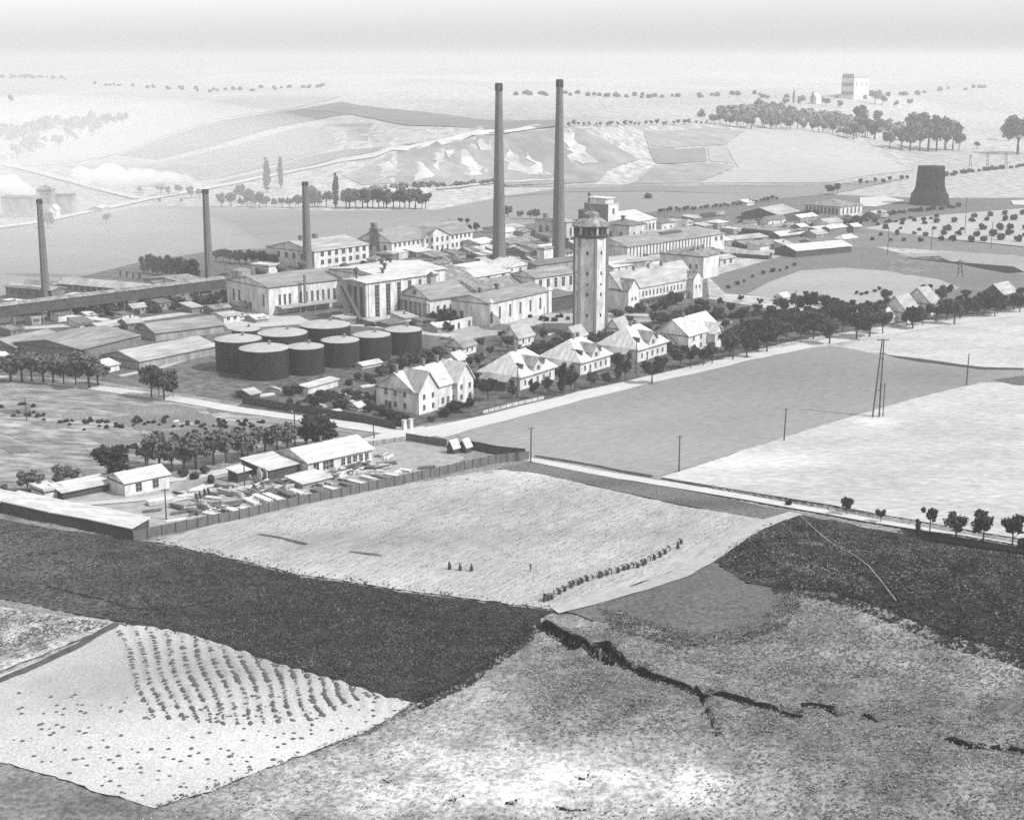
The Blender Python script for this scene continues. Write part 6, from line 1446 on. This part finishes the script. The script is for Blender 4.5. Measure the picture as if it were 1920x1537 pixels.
# ------------------------------------------------------------------ people hoeing
M_cloth = mat('dark_clothes', .035, .3, 3); M_cloth2 = mat('grey_clothes', .12, .3, 3); M_skin = mat('skin', .22, .1, 3); M_scarf = mat('pale_scarf', .4, .1, 3)
def person_mesh(pose, seed, m):
    g = random.Random(seed)
    if pose == 'bent':
        J = {'pel': ((0, 0, .88), .19), 'bel': ((.16, 0, 1.02), .19), 'chest': ((.36, 0, 1.18), .20), 'neck': ((.50, 0, 1.26), .07), 'head': ((.60, 0, 1.30), .12), 'head2': ((.68, 0, 1.28), .10),
             'hL': ((0, .10, .82), .10), 'kL': ((.10, .13, .46), .09), 'aL': ((.02, .15, .08), .045), 'tL': ((.16, .16, .03), .04),
             'hR': ((0, -.10, .82), .10), 'kR': ((.02, -.13, .46), .09), 'aR': ((-.16, -.14, .08), .045), 'tR': ((-.02, -.15, .03), .04),
             'sL': ((.40, .20, 1.16), .08), 'eL': ((.52, .21, .80), .045), 'wL': ((.66, .14, .62), .035), 'sR': ((.40, -.20, 1.16), .08), 'eR': ((.50, -.21, .80), .045), 'wR': ((.60, -.13, .60), .035)}
    else:
        J = {'pel': ((0, 0, .92), .14), 'bel': ((.01, 0, 1.1), .13), 'chest': ((.02, 0, 1.34), .16), 'neck': ((.03, 0, 1.5), .06), 'head': ((.05, 0, 1.62), .10), 'head2': ((.05, 0, 1.72), .08),
             'hL': ((0, .10, .86), .10), 'kL': ((.08, .11, .48), .07), 'aL': ((.04, .12, .08), .045), 'tL': ((.18, .13, .03), .04),
             'hR': ((0, -.10, .86), .10), 'kR': ((0, -.11, .48), .07), 'aR': ((-.10, -.12, .08), .045), 'tR': ((.03, -.13, .03), .04),
             'sL': ((.02, .19, 1.42), .065), 'eL': ((.04, .26, 1.14), .045), 'wL': ((.22, .18, 1.0), .035), 'sR': ((.02, -.19, 1.42), .065), 'eR': ((.02, -.26, 1.14), .045), 'wR': ((.16, -.2, .92), .035)}
    E = [('pel', 'bel'), ('bel', 'chest'), ('chest', 'neck'), ('neck', 'head'), ('head', 'head2'), ('pel', 'hL'), ('hL', 'kL'), ('kL', 'aL'), ('aL', 'tL'), ('pel', 'hR'), ('hR', 'kR'), ('kR', 'aR'), ('aR', 'tR'),
         ('chest', 'sL'), ('sL', 'eL'), ('eL', 'wL'), ('chest', 'sR'), ('sR', 'eR'), ('eR', 'wR')]
    names = list(J); me = bpy.data.meshes.new('person')
    me.from_pydata([tuple(c + g.uniform(-.02, .02) for c in J[n][0]) for n in names], [(names.index(a), names.index(b)) for a, b in E], [])
    o = bpy.data.objects.new('tmp', me); col.objects.link(o)
    md = o.modifiers.new('s', 'SKIN'); 
    if not me.skin_vertices: me.skin_vertices.new(name='')
    for i, n in enumerate(names):
        sv = me.skin_vertices[0].data[i]; sv.radius = (J[n][1],) * 2; sv.use_root = (n == 'pel')
    o.modifiers.new('d', 'SUBSURF').levels = 1
    dg = bpy.context.evaluated_depsgraph_get(); r = bpy.data.meshes.new_from_object(o.evaluated_get(dg))
    bpy.data.objects.remove(o); r.name = 'person'; r.materials.clear(); r.materials.append(m)
    return r
PM = [person_mesh('bent', 1, M_cloth), person_mesh('bent', 2, M_cloth), person_mesh('bent', 3, M_cloth2)]; PS = [person_mesh('stand', 4, M_cloth), person_mesh('stand', 5, M_cloth2)]
SK = MB().lathe([(.34, .18), (.32, .5), (.26, .8), (.22, .95)], 12).mesh('skirt', M_cloth)
SC = MB().lathe([(.11, -.06), (.125, .02), (.1, .1), (.03, .14)], 10).mesh('headscarf', M_scarf)
def person(px_, py_, pose, label, i, group=None):
    P = G(px_, py_); me = (PM if pose == 'bent' else PS)[i % (3 if pose == 'bent' else 2)]
    a = R(205 + random.uniform(-25, 25))
    o = newobj('person', me, None, None, (P[0], P[1], P[2] + .06), a); o.scale = (1.15, 1.2, 1.1)
    tag(o, label, 'person', group)
    if i % 4 != 3: newobj('skirt', SK, None, o)
    sc = newobj('headscarf', SC, None, o, (.62, 0, 1.33) if pose == 'bent' else (.05, 0, 1.66))
line = [(1021, 1128, 'stand'), (1028, 1126, 'bent'), (1034, 1124, 'bent'), (1039, 1120, 'stand'), (1049, 1114, 'bent'), (1059, 1109, 'bent'), (1071, 1102, 'bent'), (1076, 1099, 'bent'), (1085, 1097, 'bent'), (1091, 1094, 'bent'), (1101, 1090, 'bent'), (1112, 1088, 'bent'),
        (1124, 1084, 'bent'), (1128, 1082, 'bent'), (1138, 1079, 'bent'), (1147, 1077, 'bent'), (1159, 1074, 'bent'), (1170, 1070, 'bent'), (1178, 1068, 'bent'), (1188, 1066, 'bent'), (1196, 1065, 'bent'), (1206, 1061, 'bent'), (1210, 1058, 'bent'), (1220, 1053, 'bent'),
        (1227, 1050, 'bent'), (1238, 1045, 'bent'), (1247, 1039, 'bent'), (1256, 1034, 'bent'), (1271, 1029, 'stand'), (1277, 1020, 'bent')]
for i, (x, y, ps) in enumerate(line):
    person(x, y, ps, 'person in dark clothes %s, %s from the left in the long line' % ('standing' if ps == 'stand' else 'bent over working', ordinal(i)), i, 'line of field workers')
for i, (x, y, lb) in enumerate(((843, 1068, 'leftmost of the four people standing apart on the pale field'), (863, 1070, 'second from the left of the people standing apart on the field'), (884, 1071, 'third from the left of the people standing apart on the field'), (995, 1072, 'rightmost of the people standing apart on the pale field'))):
    person(x, y, 'stand', lb, i, 'people standing apart on the pale field')

# ------------------------------------------------------------------ smoke
def smoke(label, pts, seed):
    """pts: pixel x, y, radius px; at the distance of the chimney (pts[0] is its mouth)"""
    g = random.Random(seed); d0 = SM_Y; bm = bmesh.new(); dens = []
    for i in range(len(pts) - 1):
        (x0, y0, r0), (x1, y1, r1) = pts[i], pts[i + 1]
        n = max(2, int(math.hypot(x1 - x0, y1 - y0) / (min(r0, r1) * .7)))
        for j in range(n):
            t = j / n; x = x0 + (x1 - x0) * t; y = y0 + (y1 - y0) * t; r = r0 + (r1 - r0) * t
            dx, dy, dz = ray(x + g.uniform(-.3, .3) * r, y + g.uniform(-.35, .35) * r); tt = (d0 + (x0 - pts[0][0]) * -.05) / float(dy)
            k = tt / FPX
            mtx = Matrix.Translation((float(dx) * tt, float(dy) * tt + g.uniform(-.3, .3) * r * k, CAM_H + float(dz) * tt)) @ Matrix.Diagonal((1.15, 1, .9, 1))
            bmesh.ops.create_icosphere(bm, subdivisions=2, radius=r * k * g.uniform(.75, 1.15), matrix=mtx)
    me = bpy.data.meshes.new('smoke'); bm.to_mesh(me); bm.free()
    o = bpy.data.objects.new('smoke', me); col.objects.link(o)
    rm_ = o.modifiers.new('r', 'REMESH'); rm_.mode = 'VOXEL'; rm_.voxel_size = 1.2
    dg = bpy.context.evaluated_depsgraph_get(); r = bpy.data.meshes.new_from_object(o.evaluated_get(dg)); bpy.data.objects.remove(o)
    m = MATS.get('smoke')
    if not m:
        m = bpy.data.materials.new('smoke'); m.use_nodes = True; nt = m.node_tree; nt.nodes.remove(nt.nodes['Principled BSDF'])
        pv = nt.nodes.new('ShaderNodeVolumePrincipled'); pv.inputs['Color'].default_value = (.97, .97, .97, 1); pv.inputs['Density'].default_value = .10
        nt.links.new(pv.outputs[0], nt.nodes['Material Output'].inputs['Volume']); MATS['smoke'] = m
    r.materials.clear(); r.materials.append(m)
    o = newobj('smoke', r); tag(o, label, 'smoke', kind='stuff')
SM_Y = CH2[2][1]
smoke('white smoke plume drifting left from the smoking chimney', [(379, 352, 4), (366, 342, 8), (345, 334, 13), (310, 332, 17), (270, 334, 20), (225, 338, 24), (175, 330, 26), (130, 322, 22)], 1)
SM_Y = CH1[2][1]
smoke('white smoke plume leaving the leftmost chimney', [(76, 371, 4), (64, 362, 9), (44, 352, 14), (15, 346, 18), (-20, 344, 20)], 2)

# thin drifting smoke over the left of the valley
def veil(label, px_, py_, Y, rx, ry, rz, dens):
    dx, dy, dz = ray(px_, py_); t = Y / float(dy)
    bm = bmesh.new(); bmesh.ops.create_icosphere(bm, subdivisions=4, radius=1, matrix=Matrix.Translation((float(dx) * t, Y, CAM_H + float(dz) * t)) @ Matrix.Diagonal((rx, ry, rz, 1)))
    for v in bm.verts: v.co.z = max(v.co.z, -8)
    me = bpy.data.meshes.new('smoke'); bm.to_mesh(me); bm.free()
    m = bpy.data.materials.new('smoke_veil'); m.use_nodes = True; nt = m.node_tree; nt.nodes.remove(nt.nodes['Principled BSDF'])
    pv = nt.nodes.new('ShaderNodeVolumePrincipled'); pv.inputs['Color'].default_value = (.9, .9, .9, 1); pv.inputs['Density'].default_value = dens
    nt.links.new(pv.outputs[0], nt.nodes['Material Output'].inputs['Volume'])
    tag(newobj('smoke', me, m), label, 'smoke', kind='stuff')
veil('thin drifting smoke over the far left of the valley', 120, 330, 1150, 260, 330, 60, .0016)
veil('thin drifting smoke above the left works', 20, 500, 760, 130, 150, 34, .0016)
# ------------------------------------------------------------------ small things between the halls
def clutter(where, pts, seed):
    g = random.Random(seed); pts = sorted(pts)
    for i, (x, y) in enumerate(pts):
        w = g.uniform(14, 34); hh = g.uniform(6, 13); dk = g.random()
        rm, tone_ = (R_white, 'white') if dk < .3 else ((R_light, 'pale') if dk < .55 else ((R_mid, 'mottled') if dk < .8 else (R_dark, 'dark')))
        wm, wt = (W_white, 'white walled') if g.random() < .35 else ((W_grey, 'grey walled') if g.random() < .6 else (W_brick, 'dark walled'))
        rf = g.choice(['gable', 'gable', 'mono', 'hip', 'flat'])
        building('small_shed', '%s shed with %s roof, %s from left %s' % (wt, tone_, ordinal(i), where), (x, y), (x + w, y - w * .13), (x - w * .5, y - w * .14), hh, g.uniform(3, 6), roof=rf, wm=wm, rm=rm,
                 wins=[('f', 2, 1.2, 1.2, 1.0, .6, .6)] if g.random() < .6 else [], trim=False, depth=g.uniform(5, 10), cat='shed', group='small sheds ' + where, ax='u',
                 vents=((.5, .5, .5, 1.2),) if g.random() < .3 and rf != 'hip' else ())
clutter('left of the giant chimneys', [(705, 500), (742, 508), (785, 500), (812, 492), (840, 500), (868, 505), (895, 498), (760, 520), (905, 486), (880, 484), (725, 490), (820, 505), (855, 488), (912, 500), (925, 478), (780, 486)], 1)
clutter('right of the giant chimneys', [(965, 485), (992, 474), (962, 455), (1010, 470), (1030, 455), (980, 448), (1075, 470), (1060, 482), (1140, 478), (1090, 455), (948, 498), (1000, 500), (1018, 478), (1048, 505), (1150, 470), (935, 450), (1130, 500)], 2)
clutter('behind the row terrace', [(1215, 470), (1235, 455), (1262, 448), (1240, 432), (1280, 440), (1150, 530), (1195, 520), (1225, 508), (1142, 545), (1255, 430), (1180, 535), (1215, 492), (1168, 505), (1290, 455), (1330, 495), (1340, 482)], 3)
clutter('in the stockyard', [(1375, 440), (1345, 430), (1300, 420), (1530, 448), (1555, 442), (1440, 424), (1500, 416), (1555, 422), (1425, 470), (1520, 462), (1360, 462), (1600, 438), (1330, 445), (1470, 470), (1400, 430), (1500, 438), (1320, 432), (1580, 455), (1280, 425), (1550, 430)], 4)
clutter('near the conveyor gallery', [(60, 610), (110, 604), (165, 598), (250, 590), (300, 582), (345, 575), (380, 566), (40, 588), (205, 580), (20, 632), (240, 618), (130, 540), (330, 520), (300, 548), (80, 594), (230, 602), (280, 574), (360, 588), (400, 590), (150, 615), (440, 560)], 5)
clutter('behind the tanks', [(440, 600), (665, 600), (700, 612), (730, 616), (455, 585), (790, 612), (820, 625), (480, 606), (640, 612), (760, 608), (690, 598), (420, 606)], 6)
M_coal = mat('coal', .02, .5, 1.5)
def heap(label, x, y, r, m, name='coal_heap', cat='heap'):
    P = G(x, y); k = mpp(P); g = random.Random(int(x)); b = MB(); R0 = r * k
    b.lathe([(R0, -.1), (R0 * .8, R0 * .18), (R0 * .5, R0 * .38), (R0 * .15, R0 * .5)], 14)
    b.v = [(a * g.uniform(.8, 1.2) * 1.5, c * g.uniform(.8, 1.2), z * g.uniform(.85, 1.15)) for a, c, z in b.v]
    tag(b.obj(name, m, None, P, R(40)), label, cat)
for lb, x, y, r in (('coal heap left of the stockyard shed', 1420, 452, 9), ('coal heap beside the barn', 1390, 410, 10), ('low coal heap near the striped hall', 1385, 446, 8), ('dark heap between the tanks and the portico house', 702, 606, 9), ('dark heap right of the last tank', 830, 636, 6),
                    ('coal heap by the leftmost chimney', 70, 572, 8), ('coal heap under the gallery', 190, 594, 9), ('dark heap behind the smoking chimney', 420, 516, 8), ('dark heap in the sidings', 1545, 412, 9)):
    heap(lb, x, y, r, M_coal)
for lb, x, y, r in (('pale gravel heap in the timber yard', 412, 912, 8), ('pale sand heap by the dark hut', 425, 898, 7), ('pale rubble heap right of the yard office', 745, 885, 8), ('pale heap in the allotments', 330, 790, 5), ('bright heap in the garden below the tanks', 662, 752, 6)):
    heap(lb, x, y, r, M_lumber, 'rubble_heap')
# railway wagons on the sidings
def wagon(label, x, y, dark):
    P = G(x, y); r_ = empty('rail_wagon', P, R(38), label, 'rail wagon', 'goods wagons on the sidings')
    MB().box(-4, 4, -1.4, 1.4, 1.1, 3.2).obj('body', W_dark if dark else W_grey, r_)
    MB().box(-4.2, 4.2, -1.2, 1.2, .8, 1.099).obj('chassis', M_trim, r_)
    for q in (-2.6, 2.6): MB().box(q - .5, q + .5, -1.1, 1.1, 0, .799).obj('wheelset', M_trim, r_)
WG = [(1300, 412), (1316, 410), (1332, 408), (1348, 406), (1480, 430), (1500, 427), (1420, 420), (1438, 418), (1640, 412), (1655, 410)]
WG.sort()
for i, (x, y) in enumerate(WG): wagon('%s goods wagon on the sidings, %s from the left' % ('dark' if i % 3 else 'grey', ordinal(i)), x, y, i % 3)
# clutter of the timber yard
g_ = random.Random(8)
TB = []
for i in range(120):
    t = g_.random(); x = 330 + 400 * t; y = 958 - 84 * t + g_.uniform(-34, 16) * (1 if t < .6 else .6)
    TB.append((x, y))
TB.sort()
for i, (x, y) in enumerate(TB):
    P = G(x, y); L = g_.uniform(2.2, 5); a = g_.choice([-48, -42, 20, 35, 60, 0]) + g_.uniform(-8, 8)
    r_ = empty('timber_pile', P, R(a), 'jumbled %s timber pile in the timber yard, %s from the left' % ('pale' if i % 2 else 'dark', ordinal(i)), 'timber pile', 'jumbled timber piles in the yard')
    b = MB()
    for j in range(g_.randint(3, 7)):
        b.bar((-L / 2 + g_.uniform(-.5, .5), g_.uniform(-.6, .6), .1 + j * .12), (L / 2 + g_.uniform(-.5, .5), g_.uniform(-.6, .6), .14 + j * .14 + g_.uniform(0, .3)), g_.uniform(.18, .34))
    b.obj('beams', M_lumber if i % 2 else M_wood, r_)
# garden beds and frames below the tanks and behind the villas
for i, (x, y, w) in enumerate(sorted([(560, 770, 5), (600, 760, 6), (625, 772, 5), (650, 742, 6), (690, 745, 6), (715, 745, 5), (735, 730, 6), (500, 742, 5), (520, 730, 6), (840, 710, 5), (690, 725, 5), (1030, 628, 5), (960, 625, 5), (1000, 624, 4), (880, 640, 6), (1250, 600, 5), (1400, 610, 7), (1430, 606, 6), (1460, 612, 6), (1360, 606, 6)])):
    P = G(x, y); r_ = empty('cold_frame', P, R(38 + 90 * (i % 2)), 'small pale garden frame, %s from the left across the gardens' % ordinal(i), 'garden frame', 'pale garden frames')
    MB().box(-w / 2, w / 2, -.7, .7, -.1, .35).obj('frame', W_white, r_); MB().poly([(-w / 2 - .1, -.8, .353), (w / 2 + .1, -.8, .353), (w / 2 + .1, .8, .6), (-w / 2 - .1, .8, .6)], [(0, 1, 2, 3)]).obj('lid', R_white, r_)
# ------------------------------------------------------------------ haze
def build_haze():
    bm = bmesh.new(); bmesh.ops.create_cube(bm, size=1)
    for v in bm.verts: v.co = Vector((v.co.x * 50000, 11200 + v.co.y * 22800, 70 + v.co.z * 160))
    for v in bm.verts:
        v.co.z = -12.0 if v.co.z < 50 else 138.0
    me = bpy.data.meshes.new('haze'); bm.to_mesh(me); bm.free()
    m = bpy.data.materials.new('haze'); m.use_nodes = True
    nt = m.node_tree; nt.nodes.remove(nt.nodes['Principled BSDF'])
    pv = nt.nodes.new('ShaderNodeVolumePrincipled')
    pv.inputs['Color'].default_value = (.67, .67, .67, 1)
    pv.inputs['Density'].default_value = HAZE
    pv.inputs['Anisotropy'].default_value = 0.1
    nt.links.new(pv.outputs[0], nt.nodes['Material Output'].inputs['Volume'])
    o = newobj('haze', me, m)
    tag(o, 'pale summer haze over the whole valley', None, kind='stuff')
HAZE = 2.2e-4
build_haze()
